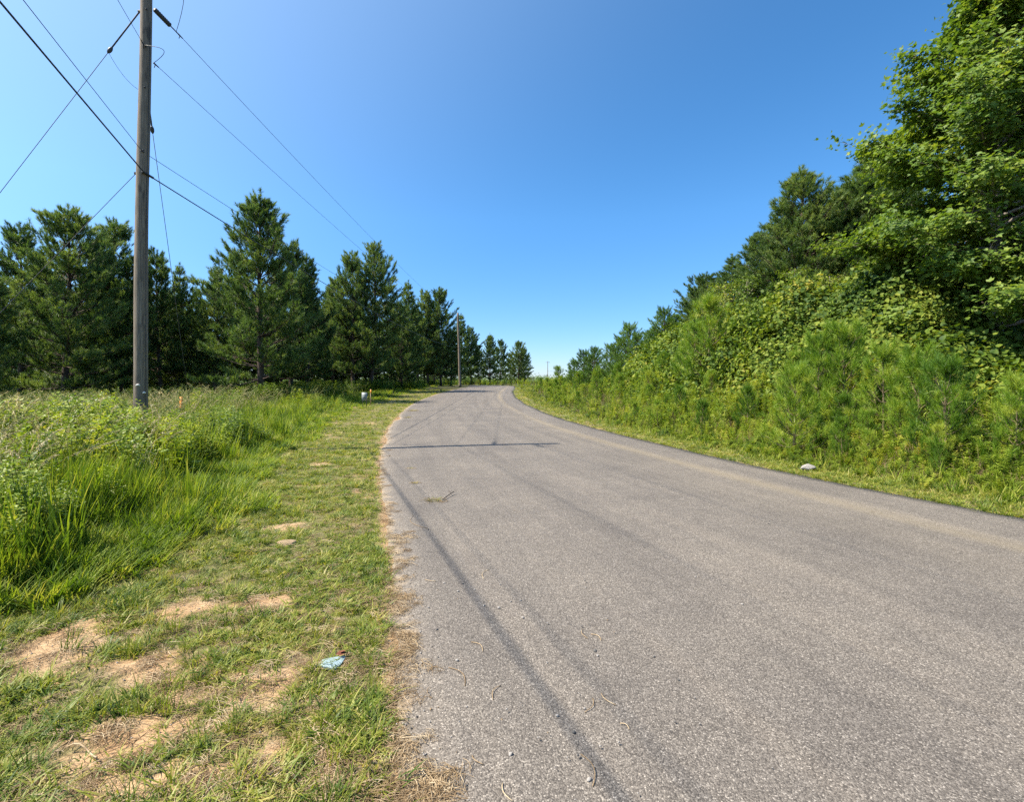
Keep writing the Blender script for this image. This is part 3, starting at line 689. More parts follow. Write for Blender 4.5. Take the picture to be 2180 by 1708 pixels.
lay = rng.random(len(x))**.45; gz = terrain(x, y)
e_ = .3; gxn = (terrain(x+e_, y)+mound(x+e_, y)-terrain(x-e_, y)-mound(x-e_, y))/(2*e_); gyn = (terrain(x, y+e_)+mound(x, y+e_)-terrain(x, y-e_)-mound(x, y-e_))/(2*e_)
gxn = np.clip(gxn, -1.6, 1.6); gyn = np.clip(gyn, -1.6, 1.6)
rot = np.stack([np.arctan(gyn)*.8+rng.normal(0, .35, len(x)), -np.arctan(gxn)*.8+rng.normal(0, .35, len(x)), rng.uniform(-.4, .4, len(x))], -1)
z = gz+.1+mh*lay+rng.normal(0, .08, len(x)); sc = rng.uniform(.7, 1.25, len(x))*(.85+.022*r)
print('vine', len(x))
scatter('vine_thicket', 'mass of vines and brambles covering the bank on the right', x, y, z, rot, sc, vine_src)

# far-off woods on the horizon
x = rng.uniform(-260, 260, 5200); y = rng.uniform(260, 330, 5200)
gz = terrain(x, y); hgt = (4.3+4*fbm(x*.02, y*.02, 121))
far_src = sources('far_clump', [spray_mesh(60, 2.2, .9, LEAF_OVAL, M['pine'], .5) for k in range(3)])
scatter('distant_woods', 'distant dark treeline low on the horizon', x, y, gz+hgt*rng.random(len(x))**.6, rotz(len(x), .3), rng.uniform(.6, 1.1, len(x)), far_src)

# ------------------------------------------------------------ trees
UP = np.array([0, 0, 1.])
def pine_meshes(H_, Lf, seed, start=.13, nwh=27, needle=.20, nw=.017, nn=34, dens=.085, mat=None, sway=.15, prof=None, upness=1.0):
    r_ = np.random.default_rng(seed); T_ = Buf(); C_v = []; C_t = []
    prof = prof or ([0, .1, .25, .4, .6, .8, .94, 1], [.5, .8, 1.0, .98, .82, .52, .22, .06])
    Lmax = Lf*H_; u = np.linspace(0, 1, 14)
    sx, sy = r_.normal(0, sway, 2)
    trunk = np.stack([sx*np.sin(u*2.5), sy*np.sin(u*2.1), H_*.985*u], -1); r0 = .0155*H_
    T_.add(*tube(trunk, r0*(1-u)**.85+.006, 9))
    base = []; dirs = []; lens = []
    zs = np.sort(np.concatenate([np.linspace(start, .93, nwh)+r_.normal(0, .012, nwh)]))
    limbs = []
    for tz_ in zs:
        n_ = r_.integers(4, 7); a0 = r_.uniform(0, 6.28)
        for k in range(n_):
            az = a0+k*6.283/n_+r_.normal(0, .25)
            L_ = Lmax*np.interp(tz_, *prof)*r_.uniform(.5, 1.28)
            limbs.append((tz_, az, L_))
    for tz_, az, L_ in limbs:
        p0 = np.array([np.interp(tz_, u, trunk[:, i]) for i in range(3)])
        el = R(np.interp(tz_, [0, .3, .7, 1], [0, 18, 42, 66]))+r_.normal(0, .17)
        uu_ = np.linspace(0, 1, 6); ho = L_*uu_*math.cos(el); zz_ = L_*(math.sin(el)*uu_+.20*upness*uu_**2.4)-.04*L_*np.sin(uu_*3.1)
        az2 = az+r_.normal(0, .25)*uu_
        lp = p0+np.stack([ho*np.cos(az2), ho*np.sin(az2), zz_], -1)
        T_.add(*tube(lp, (.010+.011*L_)*(1-uu_*.85), 4, False))
        ntw = max(2, int(L_/dens)); q_ = r_.uniform(.22, 1.0, ntw)**.8
        for qq in np.append(q_, 1.0):
            b0 = np.array([np.interp(qq, uu_, lp[:, i]) for i in range(3)])
            sg = r_.choice([-1, 1]); ta = az+sg*r_.uniform(.3, 1.25)*(qq < 1)
            tl = (.20+.42*L_*.4*(1.1-qq))*r_.uniform(.6, 1.3)
            d = norm(np.array([math.cos(ta), math.sin(ta), r_.uniform(.1, .9)*upness]))
            b1 = b0+d*tl
            T_.add(*tube(np.stack([b0, (b0+b1)/2+[0, 0, .02], b1]), [.006, .005, .003], 3, False))
            for f_, w_ in ((1.0, 1.0), (.5, .8)):
                if f_ < 1 and r_.random() < .25: continue
                c = b0+(b1-b0)*f_; ax = norm(d+UP*r_.uniform(.6, 1.8)*upness)
                m_ = int(nn*w_); k_ = r_.random(m_)
                base.append(c[None]+ax[None]*(k_*.14-.05)[:, None]*needle/.17)
                dd = ax[None]*(.75+.5*k_)[:, None]+r_.normal(0, .42, (m_, 3)); dirs.append(dd); lens.append(needle*r_.uniform(.7, 1.1, m_))
    # the leader
    for f_ in np.linspace(.9, 1.0, 5):
        m_ = nn*2; k_ = r_.random(m_); c = np.array([np.interp(f_, u, trunk[:, i]) for i in range(3)])
        base.append(c[None]+UP[None]*(k_*.15)[:, None]); dirs.append(UP[None]*.7+r_.normal(0, .5, (m_, 3))); lens.append(needle*r_.uniform(.7, 1.1, m_))
    base = np.concatenate(base); dirs = np.concatenate(dirs); lens = np.concatenate(lens)
    v, t = needles(base, dirs, lens, np.full(len(base), nw))
    return T_.mesh('trunk', M['bark'] if H_ > 3 else M['sapbark'], True), make_mesh('crown', v, t, mat or M['pine'])
PV = [pine_meshes(9, .225, 101), pine_meshes(9, .215, 102, sway=.3), pine_meshes(9, .245, 103, start=.11), pine_meshes(9, .19, 104, nwh=29, prof=([0, .1, .25, .4, .6, .8, .92, 1], [.5, .8, 1.0, .92, .66, .36, .15, .04])), pine_meshes(9, .22, 105, start=.18, sway=.25),
      pine_meshes(9, .25, 118, start=.12, nwh=30, dens=.08, prof=([0, .1, .22, .4, .6, .8, .92, 1], [.55, .85, 1.0, .92, .66, .36, .15, .04]))]
print('pine tris', [len(p_[1].polygons) for p_ in PV])

def put_tree(name, var, X, Y, top, label, cat, group, rz=None, wide=1.0, dz=0.0, H0=9.0):
    z0 = tz(X, Y)-.1+dz; sc_ = (top-z0)/H0
    e = empty(name, (X, Y, z0), label, cat, group, rz if rz is not None else random.uniform(0, 6.28), (sc_*wide, sc_*wide, sc_))
    link('trunk', var[0], e); link('crown', var[1], e); return e
def tip(px, py, Y): return (px-1090)/1090*Y, EYE+(814-py)/1090*Y

LEFT = [  # tip px, py, distance, variant, width, label
 (133, 436, 30, 2, 1.12, 'broad dark pine with a blunt top, tallest tree left of the near pole'),
 (42, 470, 33, 1, .95, 'pine with a thin upright top rising just left of the broad blunt pine'),
 (-60, 545, 26, 0, 1.15, 'pine cut off by the left border, its boughs low over the weeds'),
 (212, 495, 34, 3, 1.0, 'narrow pine between the broad blunt pine and the near pole'),
 (264, 476, 36, 1, 1.0, 'slender pine whose top stands just left of the near pole'),
 (345, 535, 38, 4, .95, 'loose topped pine directly right of the near pole, behind the guy wire'),
 (380, 560, 40, 3, .90, 'dark low pine right of the guy wire'),
 (455, 570, 40, 0, 1.0, 'sparse pine with sky showing through, between the guy wire and the tallest pine'),
 (556, 403, 33.5, 5, 1.12, 'tallest pine of the left wood, pointed, with a thick dark trunk'),
 (656, 541, 42, 3, 1.1, 'dark pine immediately right of the tallest pine'),
 (618, 510, 39, 1, 1.0, 'pine partly hidden by the right flank of the tallest pine'),
 (751, 531, 49, 1, .95, 'left one of the twin pointed pines halfway to the far pole'),
 (788, 517, 51, 0, 1.05, 'right one of the twin pointed pines halfway to the far pole, dense and broad'),
 (706, 590, 51, 4, 1.0, 'low pine in the gap left of the twin pointed pines'),
 (869, 597, 66, 3, 1.0, 'loose pine right of the twin pines with sky between its branches'),
 (912, 619, 75, 4, 1.0, 'pine in the dip between the loose pine and the rounded pine'),
 (939, 611, 76, 2, .90, 'rounded pine just left of the far utility pole'),
 (980, 668, 95, 3, 1.15, 'dark pine right behind the top of the far utility pole'),
 (1003, 697, 97, 0, 1.0, 'pointed pine a little right of the far utility pole'),
 (1043, 710, 100, 5, .95, 'pine at the bend with a narrow crown, second from the end of the row'),
 (1064, 722, 104, 1, 1.0, 'small pine between the last two pines at the bend'),
 (1103, 725, 108, 2, 1.05, 'last pine of the left wood, standing where the road bends away'),
]
for k, (px_, py_, Y_, v_, w_, lb) in enumerate(LEFT):
    X_, top = tip(px_, py_, Y_)
    put_tree('pine_tree', PV[v_], X_, Y_, top, lb, 'pine tree', 'pines of the wood on the left', None, w_*.92)
BACK = [(600, 700, 100), (645, 705, 104), (690, 708, 100), (735, 712, 106), (780, 712, 101), (825, 718, 105), (868, 722, 102), (908, 724, 106), (950, 728, 103), (-20, 640, 34), (60, 650, 36), (140, 660, 38), (220, 650, 40), (290, 660, 42), (360, 670, 44), (430, 660, 46), (510, 665, 46), (580, 670, 47), (650, 670, 52), (720, 680, 56), (790, 680, 60), (850, 690, 74), (905, 700, 76), (20, 600, 27), (110, 580, 28), (165, 590, 25), (300, 590, 31), (420, 610, 33), (500, 590, 30), (590, 600, 33), (690, 620, 36), (640, 640, 38), (830, 640, 42), (760, 620, 38), (890, 660, 48), (960, 700, 60), (1020, 735, 90), (1085, 752, 101), (-40, 620, 26), (925, 690, 55), (540, 620, 34), (240, 600, 30), (350, 620, 35), (1118, 742, 97), (855, 665, 38)]
for k, (px_, py_, Y_) in enumerate(BACK):
    if k >= 23: Y_ = Y_*1.55 if Y_ < 60 else Y_+18
    X_, top = tip(px_, py_, Y_)
    put_tree('pine_tree', PV[k % 6], X_, Y_, top, 'low pine of the second row, mostly hidden behind the front pines of the left wood', 'pine tree', 'second row pines of the left wood', None, 1.08)

TP = np.array([(o_.location.x, o_.location.y) for o_ in bpy.data.objects if o_.name.startswith('pine_tree')])
under_src = sources('undergrowth', [weed_mesh(1.3, 80, .15, LEAF_OVAL, M['broad'], .5, .35, 5, .3) for k in range(3)])
x, y = polar(26000, 28, 125, -52, 4)
dt = np.full(len(x), 99.)
for tx_, ty_ in TP: dt = np.minimum(dt, np.hypot(x-tx_-.6, y-ty_-.8))
s, hw_, t_ = road_frame(x, y)
keep = (np.abs(s)-hw_ > 1.8) & (rng.random(len(x)) < ss(2.6, .8, dt)*.6)
x, y = x[keep], y[keep]; print('under', len(x))
scatter('undergrowth', 'dark brush filling the foot of the left pine wood', x, y, terrain(x, y), rotz(len(x), .15), rng.uniform(.45, 1.15, len(x)), under_src)

RIGHT = [
 (1713, 352, 24.0, 5, 1.25, 'big dark pointed pine above the vine bank on the right'),
 (1858, 312, 25.0, 3, 1.6, 'dark pine top peeping out behind the big broadleaf tree'),
 (1790, 398, 27.0, 3, 1.7, 'loose pine between the big pointed pine and the broadleaf tree'),
 (1625, 485, 28.0, 5, 1.25, 'pine hugging the left flank of the big pointed pine on the right'),
 (1555, 542, 33.0, 3, 1.5, 'dark narrow pine on the falling skyline of the right bank'),
 (1512, 580, 38.0, 2, 1.3, 'lowest of the dark pines where the right skyline meets the bank'),
 (1490, 610, 42.0, 1, 1.3, 'slim pine at the left end of the dark pines on the right'),
 (1668, 430, 25.5, 3, 1.5, 'shorter pine joined to the left side of the big pointed pine top'),
 (1752, 425, 25.0, 3, 1.5, 'shorter pine joined to the right side of the big pointed pine top'),
 (1822, 372, 24.0, 5, 1.5, 'dark pine filling the gap just left of the broadleaf tree'),
 (1900, 330, 30.0, 2, 1.2, 'tall pine standing deep behind the broadleaf tree'),
 (2200, 90, 22.0, 0, 1.1, 'pine at the right border behind the broadleaf tree'),
]
for px_, py_, Y_, v_, w_, lb in RIGHT:
    X_, top = tip(px_, py_, Y_)
    put_tree('pine_tree', PV[v_], X_, Y_, top, lb, 'pine tree', 'dark pines above the right bank', None, w_)

def broad_meshes(H_, rad, prof, seed, nl=46, leaf=.15, start=.16, per=22, sub=7, shape=LEAF_MAPLE, mat=None, r0=.16, sig=.17):
    r_ = np.random.default_rng(seed); T_ = Buf(); u = np.linspace(0, 1, 12)
    trunk = np.stack([.25*np.sin(u*2.2), .15*np.sin(u*3), H_*.97*u], -1)
    T_.add(*tube(trunk, r0*(1-u)**.8+.012, 9)); pos = []; dv = []
    for k in range(nl):
        f_ = start+(1-start)*((k+r_.random())/nl)*.98; az = k*2.4+r_.normal(0, .3)
        L_ = rad*np.interp(f_, *prof)*r_.uniform(.7, 1.12); el = R(np.interp(f_, [0, .5, 1], [4, 24, 62]))+r_.normal(0, .12)
        p0 = np.array([np.interp(f_*.93, u, trunk[:, i]) for i in range(3)]); uu_ = np.linspace(0, 1, 6)
        lp = p0+np.stack([L_*uu_*math.cos(el)*np.cos(az), L_*uu_*math.cos(el)*np.sin(az), L_*(math.sin(el)*uu_-.10*uu_**2.5)], -1)
        T_.add(*tube(lp, (.012+.014*L_)*(1-.85*uu_), 5, False))
        ns = max(3, int(sub*L_/rad*1.4))
        for j in range(ns):
            qq = r_.uniform(.25, 1.0)**.75; b0 = np.array([np.interp(qq, uu_, lp[:, i]) for i in range(3)])
            ta = az+r_.choice([-1, 1])*r_.uniform(.2, 1.2)*(qq < .95); d = norm(np.array([math.cos(ta), math.sin(ta), r_.uniform(-.15, .7)])); tl = r_.uniform(.4, 1.0)*min(1, .35+.3*L_)
            b1 = b0+d*tl; T_.add(*tube(np.stack([b0, (b0+b1)/2+[0, 0, .03], b1]), [.010, .007, .003], 3, False))
            q_ = r_.uniform(.15, 1.1, per); c = b0[None]+(b1-b0)[None]*q_[:, None]+r_.normal(0, sig, (per, 3))*[1, 1, .6]
            pos.append(c); dv.append(norm(d[None]*.5+r_.normal(0, .6, (per, 3))-[0, 0, .25]))
    pos = np.concatenate(pos); dv = np.concatenate(dv); n_ = len(pos)
    ctr = np.array([0, 0, 0]); outw = pos.copy(); outw[:, 2] = 0; outw = norm(outw)
    nv = norm(np.array([0, 0, 1.])[None]*.9+outw*.45+r_.normal(0, .42, (n_, 3)))
    v, t = leaves(pos, nv, dv, leaf*r_.uniform(.55, 1.2, n_), shape)
    return T_.mesh('trunk', M['greybark'], True), make_mesh('crown', v, t, mat or M['broad'])
big = broad_meshes(15, 3.6, ([0, .15, .3, .49, .62, .7, .77, .9, 1], [.8, .95, 1.0, .88, .60, .50, .34, .16, .08]), 301, nl=160, leaf=.155, per=44, sub=14, start=.10)
print('big', len(big[1].polygons))
put_tree('broadleaf_tree', big, 12.9, 13.6, 15.2, 'tall broadleaf tree filling the right border, its light green leaves over a pale trunk', 'tree', None, .4, 1.0, 0, 15.0)
put_tree('broadleaf_tree', big, 18.2, 15.5, 16.5, 'broadleaf tree behind the tall one, cut off by the right border', 'tree', None, 2.6, 1.05, 0, 15.0)
sm = broad_meshes(5, 2.1, ([0, .15, .4, .7, .9, 1], [.7, .9, 1, .8, .5, .2]), 302, nl=26, leaf=.14, per=22, sub=6, start=.08, shape=LEAF_HEART, mat=M['vine'], r0=.06)
for px_, py_, Y_, s__, lb in [
    (1600, 585, 25, 1.0, 'bright green broadleaf shrub below the big pointed pine on the right'),
    (1545, 600, 27, 1.0, 'light green broadleaf shrub on the skyline left of the big pointed pine'),
    (1690, 570, 20, 1.0, 'leafy shrub topping the vine bank in front of the big pointed pine'),
    (1860, 545, 17, 1.1, 'leafy shrub on the vine bank at the left foot of the tall broadleaf tree'),
    (1760, 585, 18.5, 1.1, 'shrub on the vine bank halfway between pointed pine and broadleaf tree'),
    (1500, 655, 30, 1.0, 'broadleaf shrub at the left end of the vine bank'),
    (2010, 640, 16.5, 1.3, 'shaded shrub under the tall broadleaf tree')]:
    X_, top = tip(px_, py_, Y_)
    put_tree('shrub', sm, X_, Y_, top, lb, 'shrub', 'shrubs on the right bank', None, s__, 0, 5.0)

# ------------------------------------------------------------ young pines
SV = []
for k in range(5):
    SV.append(pine_meshes(2.0, .30, 400+k, start=.05, nwh=8, needle=.21, nw=.0085, nn=46, dens=.20, mat=M['sapling'], sway=.05,
              prof=([0, .2, .5, .8, 1], [1, .95, .7, .45, .15]), upness=1.5))
YD = [pine_meshes(4.0, .27, 450+k, start=.08, nwh=15, needle=.20, nw=.014, nn=30, dens=.12, mat=M['sapling_dark'], sway=.1) for k in range(2)]
print('sapling tris', [len(p_[1].polygons) for p_ in SV])
NAMED = [  # px, py, Y, variant, label
 (1340, 693, 36, 'y', 'pointed young pine on the right skyline, second from the road end'),
 (1381, 706, 35, 'y', 'young pine just right of the second skyline pine'),
 (1300, 735, 40, 'y', 'low broad young pine left of the second skyline pine'),
 (1414, 659, 30, 'y', 'tall thin dark young pine on the skyline right of the small ones'),
 (1243, 748, 46, 'y', 'small young pine standing alone against the sky nearest the road end'),
 (1262, 757, 47, 'y', 'little young pine leaning on the lone skyline one'),
 (1268, 742, 44, 'y', 'short young pine in the fringe between the lone skyline pine and the low broad one'),
 (1320, 722, 38, 'y', 'young pine squeezed between the low broad one and the pointed skyline pine'),
 (1362, 712, 34, 'y', 'young pine filling the notch right of the pointed skyline pine'),
 (1398, 700, 31, 'y', 'young pine at the foot of the tall thin dark one'),
 (1440, 672, 30, 'y', 'bushy young pine right of the tall thin dark one'),
 (1222, 768, 48, 'y', 'low young pine left of the lone skyline pine'),
 (1452, 700, 27, 's', 'light green young pine at the left end of the vine bank'),
 (1510, 652, 20.5, 's', 'tall light green young pine in front of the vine bank'),
 (1478, 700, 22, 's', 'young pine half in front of the vine bank, left of the tall light one'),
 (1797, 712, 12.5, 's', 'slender young pine top before the middle of the vine bank'),
 (1740, 735, 13.0, 's', 'young pine left of the slender one before the vine bank'),
 (1880, 760, 11.0, 's', 'young pine with a tufted head right of the slender one'),
 (2015, 790, 9.2, 's', 'bushy young pine with low spreading tufts near the right border'),
 (1960, 770, 10.4, 's', 'young pine behind the bushy one near the right border'),
 (1690, 800, 11.5, 's', 'yellow green young pine standing near the pale rock'),
 (2150, 825, 8.6, 's', 'young pine at the right border'),
 (1188, 785, 52, 's', 'bright young pine clump nearest the road crest on the right'),
 (1212, 795, 50, 's', 'bright young pine behind the crest clump on the right'),
]
for px_, py_, Y_, k_, lb in NAMED:
    X_, top = tip(px_, py_, Y_)
    if k_ == 'y': put_tree('young_pine', YD[random.randrange(2)], X_, Y_, top, lb, 'young pine', 'young pines on the right', None, 1.0, 0, 4.0)
    else: put_tree('young_pine', SV[random.randrange(5)], X_, Y_, top, lb, 'young pine', 'young pines on the right', None, .9, 0, 2.0)
rr = np.random.default_rng(77); cnt = 0; tries = 0
while cnt < 84 and tries < 6000:
    tries += 1
    Y_ = math.exp(rr.uniform(math.log(8.5), math.log(62))); f_ = road_frame([0.0], [Y_])
    X_ = float(np.interp(Y_, RY+[70], RX+[1.5])) + rr.uniform(2.3, 6.4 if Y_ < 30 else 9)
    if X_/Y_ > 1.02: continue
    hgt = rr.uniform(.7, 1.5)*(1+.25*(Y_ > 25)); near = X_-float(np.interp(Y_, RY+[70], RX+[1.5]))
    hgt *= .55+.45*min(1, (near-1.8)/2.2)
    zone = 'far' if Y_ > 28 else ('mid' if Y_ > 14 else 'near')
    lb = {'far': 'small young pine in the dense green thicket along the far right verge',
          'mid': 'small young pine among the weeds below the vine bank',
          'near': 'low feathery young pine among the tall weeds closest to the right'}[zone]
    v_ = SV[rr.integers(0, 5)]; z0 = tz(X_, Y_)-.05; sc_ = hgt/2.0
    e = empty('pine_sapling', (X_, Y_, z0), lb, 'pine sapling', {'far': 'pine saplings of the far right thicket', 'mid': 'pine saplings below the vine bank', 'near': 'pine saplings in the near weeds'}[zone], rr.uniform(0, 6.28), (sc_*.78, sc_*.78, sc_))
    link('trunk', v_[0], e); link('crown', v_[1], e); cnt += 1

# ------------------------------------------------------------ utility poles and their wires
PX, PY = -8.3, 11.4; PZ0 = tz(PX, PY)
def pole_mesh(H_, r0, r1, seed, lean=(0, 0)):
    u = np.linspace(0, 1, 26); z = H_*u
    wob = .012*np.sin(u*9+seed)
    p_ = np.stack([lean[0]*u+wob, lean[1]*u+.01*np.sin(u*7+seed*2), z], -1)
    rad = (r0+(r1-r0)*u)*(1+.018*np.sin(u*23+seed))
    return Buf(), p_, rad
B_, pp, rad = pole_mesh(12.15, .143, .104, 1, (.17, 0)); B_.add(*tube(pp, rad, 24))
pole = empty('utility_pole', (PX, PY, PZ0-.05), 'tall weathered grey wooden utility pole in the weeds on the left, nearest the viewer', 'utility pole', 'wooden utility poles along the road')
link('shaft', B_.mesh('shaft', M['polewood'], True), pole)
def pole_at(z): return np.array([np.interp(z, pp[:, 2], pp[:, 0])+PX, np.interp(z, pp[:, 2], pp[:, 1])+PY, z+PZ0-.05])
FAR = np.array([-7.4, 70.0, 0]); FAR[2] = tz(FAR[0], FAR[1])
BACKP = np.array([8.2, -35.0, 0.0])
fwd = norm(np.array([FAR[0]-PX, FAR[1]-PY, 0])); bak = norm(np.array([BACKP[0]-PX, BACKP[1]-PY, 0]))
def wire_pts(a, b_, sag, n=40):
    u = np.linspace(0, 1, n)[:, None]; p_ = a[None]*(1-u)+b_[None]*u; p_[:, 2] -= 4*sag*(u[:, 0]*(1-u[:, 0])); return p_
def local(buf_pts, origin): return buf_pts-origin
def wire(name, a, b_, sag, r_, mat, label, cat='overhead wire', group=None):
    p_ = wire_pts(a, b_, sag); me_ = Buf(); me_.add(*tube(p_-a[None], r_, 6))
    o_ = link(name, me_.mesh(name, mat, True), None, tuple(a)); tag(o_, label, cat, group); return p_
def pole_part(name, pts_, r_, mat, n=8, label=None):
    b_ = Buf(); b_.add(*tube(np.asarray(pts_)-np.array([PX, PY, PZ0-.05])[None], r_, n)); o_ = link(name, b_.mesh(name, mat, True), pole)
    if label: o_['label'] = label
    return o_
def insulator(a, d, L_, r_, name='insulator', sheds=9):
    k = sheds*4; u = np.linspace(0, 1, k+1); rr_ = np.where(np.arange(k+1) % 4 < 2, r_, r_*.5); rr_[0] = rr_[-1] = r_*.3
    pole_part(name, a[None]+d[None]*(u*L_)[:, None], rr_, M['insul'], 10)
def clamp(a, d):
    pole_part('clamp', np.stack([a, a+d*.16]), [.018, .012], M['galv'], 6)
    pole_part('clamp', np.stack([a+d*.05, a+d*.02+np.array([0, 0, -.09])]), [.010, .008], M['galv'], 5)
# forward span: primary, neutral, secondary, communications cable
zt, zn, zc1, zc2 = 9.72, 8.72, 6.66, 6.2
# primary to the far pole
a0 = pole_at(9.98)+fwd*.13+np.array([.10, 0, 0]); endp = FAR+np.array([0, 0, 9.5]); dprim = norm(endp-a0+np.array([0, 0, -.6]))
insulator(a0, dprim, .52, .055); cl_ = a0+dprim*.52; pole_part('clevis', np.stack([cl_, cl_+dprim*.3]), .014, M['galv'], 6); clamp(cl_+dprim*.28, dprim)
wire('primary_wire', cl_+dprim*.40, endp, .55, .0062, M['wire'], 'topmost thin wire running from the near pole to the top of the far pole', group='wires between the two roadside poles')
# primary back over the road
a1 = pole_at(11.4)+bak*.13; e1 = BACKP+np.array([0, 0, 12.0]); d1 = norm(e1-a1+np.array([0, 0, -.6])); insulator(a1, d1, .52, .055); clamp(a1+d1*.56, d1)
wire('primary_wire', a1+d1*.6, e1, .6, .0062, M['wire'], 'topmost wire passing back over the road above the picture', group='wires crossing back over the road')
# jumper round the pole
u = np.linspace(0, 1, 14)[:, None]; j0 = a0+dprim*.72; j1 = a1+d1*.62
jp = j0*(1-u)+j1*u; jp[:, 2] += .10*np.sin(u[:, 0]*3.14); jp[:, 0] += .55*np.sin(u[:, 0]*3.14)
pole_part('jumper', jp, .006, M['wire'], 5)
# neutral
b0 = pole_at(8.78)+fwd*.13+np.array([.09, 0, 0]); e2 = FAR+np.array([0, 0, 8.35]); d2 = norm(e2-b0+np.array([0, 0, -.5])); clamp(b0, d2)
wire('neutral_wire', b0+d2*.16, e2, .5, .0055, M['wire'], 'second wire below the top one between the near and far poles', group='wires between the two roadside poles')
b1 = pole_at(9.02)+bak*.13; e3 = BACKP+np.array([0, 0, 10.2]); d3 = norm(e3-b1+np.array([0, 0, -.5])); clamp(b1, d3)
wire('neutral_wire', b1+d3*.16, e3, .6, .0055, M['wire'], 'thin wire leaving the near pole up and to the left edge of its shaft', group='wires crossing back over the road')
jp = b0*(1-u)+b1*u; jp[:, 0] += .42*np.sin(u[:, 0]*3.14); jp[:, 1] -= .12*np.sin(u[:, 0]*3.14)
pole_part('jumper', jp, .006, M['wire'], 5)
# lower two lines
c0 = pole_at(zc1)+np.array([.08, -.14, 0]); wire('service_wire', c0, FAR+np.array([0, 0, 6.1]), .45, .0060, M['wire'], 'thin wire just above the thick cable, towards the far pole', group='wires between the two roadside poles')
wire('service_wire', c0, BACKP+np.array([0, 0, 8.3]), .2, .0060, M['wire'], 'thin wire beside the thick black cable, towards the upper left', group='wires crossing back over the road')
c1 = pole_at(zc2)+np.array([.12, -.12, 0]); wire('cable', c1, FAR+np.array([0, 0, 5.4]), .75, .0125, M['cable'], 'black cable from the near pole down behind the tallest pine', group='wires between the two roadside poles')
wire('cable', c1, BACKP+np.array([0, 0, 7.9]), .15, .0145, M['cable'], 'thick black cable crossing the upper left corner to the near pole', group='wires crossing back over the road')
pole_part('cable_clamp', np.stack([c1-fwd*.05, c1+fwd*.25+np.array([.02, 0, -.02])]), .026, M['cable'], 8)
pole_part('wire_clamp', np.stack([c0-fwd*.05, c0+fwd*.14]), .014, M['galv'], 6)
# guys
gd = norm(np.array([-.98, -.19, 0]))
def guy(z, anc, r_, label, ins_f=None):
    a = pole_at(z); a = a+norm(np.array([anc[0]-a[0], anc[1]-a[1], 0]))*.13; e = np.array([anc[0], anc[1], tz(*anc)+.1])
    g_ = empty('guy_wire', tuple(e), label, 'guy wire', 'guy wires of the near pole')
    b_ = Buf(); b_.add(*tube(np.stack([a-e, np.zeros(3)]), r_, 6)); link('strand', b_.mesh('strand', M['galv'], True), g_)
    if ins_f:
        d_ = norm(e-a); q0 = a+(e-a)*ins_f; k = np.linspace(-.5, .5, 9)
        b_ = Buf(); b_.add(*tube(q0-e+d_[None]*(k*.17)[:, None], .042*np.sqrt(np.maximum(.08, 1-(2*k)**2)), 8)); link('strain_insulator', b_.mesh('strain_insulator', M['insul'], True), g_)
        b_ = Buf(); b_.add(*tube(np.stack([a-e, q0-e]), .016, 6)); link('guard_rod', b_.mesh('guard_rod', M['galv'], True), g_)
    b_ = Buf(); b_.add(*tube(np.stack([[0, 0, 0], (e-a)*.04+[0, 0, -.1]]), .012, 6)); link('anchor_rod', b_.mesh('anchor_rod', M['galv'], True), g_)
    pole_part('guy_bracket', np.stack([pole_at(z), a+norm(a-pole_at(z))*.03]), [.045, .03], M['galv'], 8)
    return a, e
pa, pe = guy(9.83, (-14.3, 10.2), .0065, 'upper guy wire slanting from the pole top to the left border', .095)
guy(6.22, (-13.2, 10.4), .0065, 'lower guy wire slanting down left into the blunt pine', None)
guy(8.2, (-10.1, 16.2), .0065, 'steep guy wire dropping close to the right side of the near pole', .09)
tq = pa+(pe-pa)*.10; pole_part('bond_wire', wire_pts(tq, pole_at(8.1)+np.array([-.14, -.02, 0]), .10, 12), .004, M['wire'], 4)
# small fittings on the shaft
for z_, s_ in ((9.83, 1), (9.0, -1), (8.1, 1), (6.7, 1), (6.2, -1)):
    q0 = pole_at(z_); dcam = norm(np.array([-q0[0], -q0[1], 0])); pole_part('bolt', np.stack([q0+dcam*.07, q0+dcam*.142]), .018, M['galv'], 6)
for z_, off, s_ in ((1.50, .05, .05), (1.33, -.06, .035)):
    q0 = pole_at(z_); dcam = norm(np.array([-q0[0], -q0[1], 0])); sdv = np.array([-dcam[1], dcam[0], 0])
    c_ = q0+dcam*.140-sdv*off; k = np.linspace(0, 1, 5)[:, None]
    pole_part('torn_tag', c_[None]+(-sdv)[None]*(k-.5)*s_*1.8+UP[None]*(.02*np.sin(k*3.1))+dcam[None]*.012*k, [.004, .02, .024, .018, .004], M['white'], 6)
# ground strip down the shaft
zz_ = np.linspace(.2, 9.6, 30); pole_part('ground_wire', np.array([pole_at(z_)+np.array([.139-.0028*z_, -.03, 0]) for z_ in zz_]), .006, M['wire'], 4)

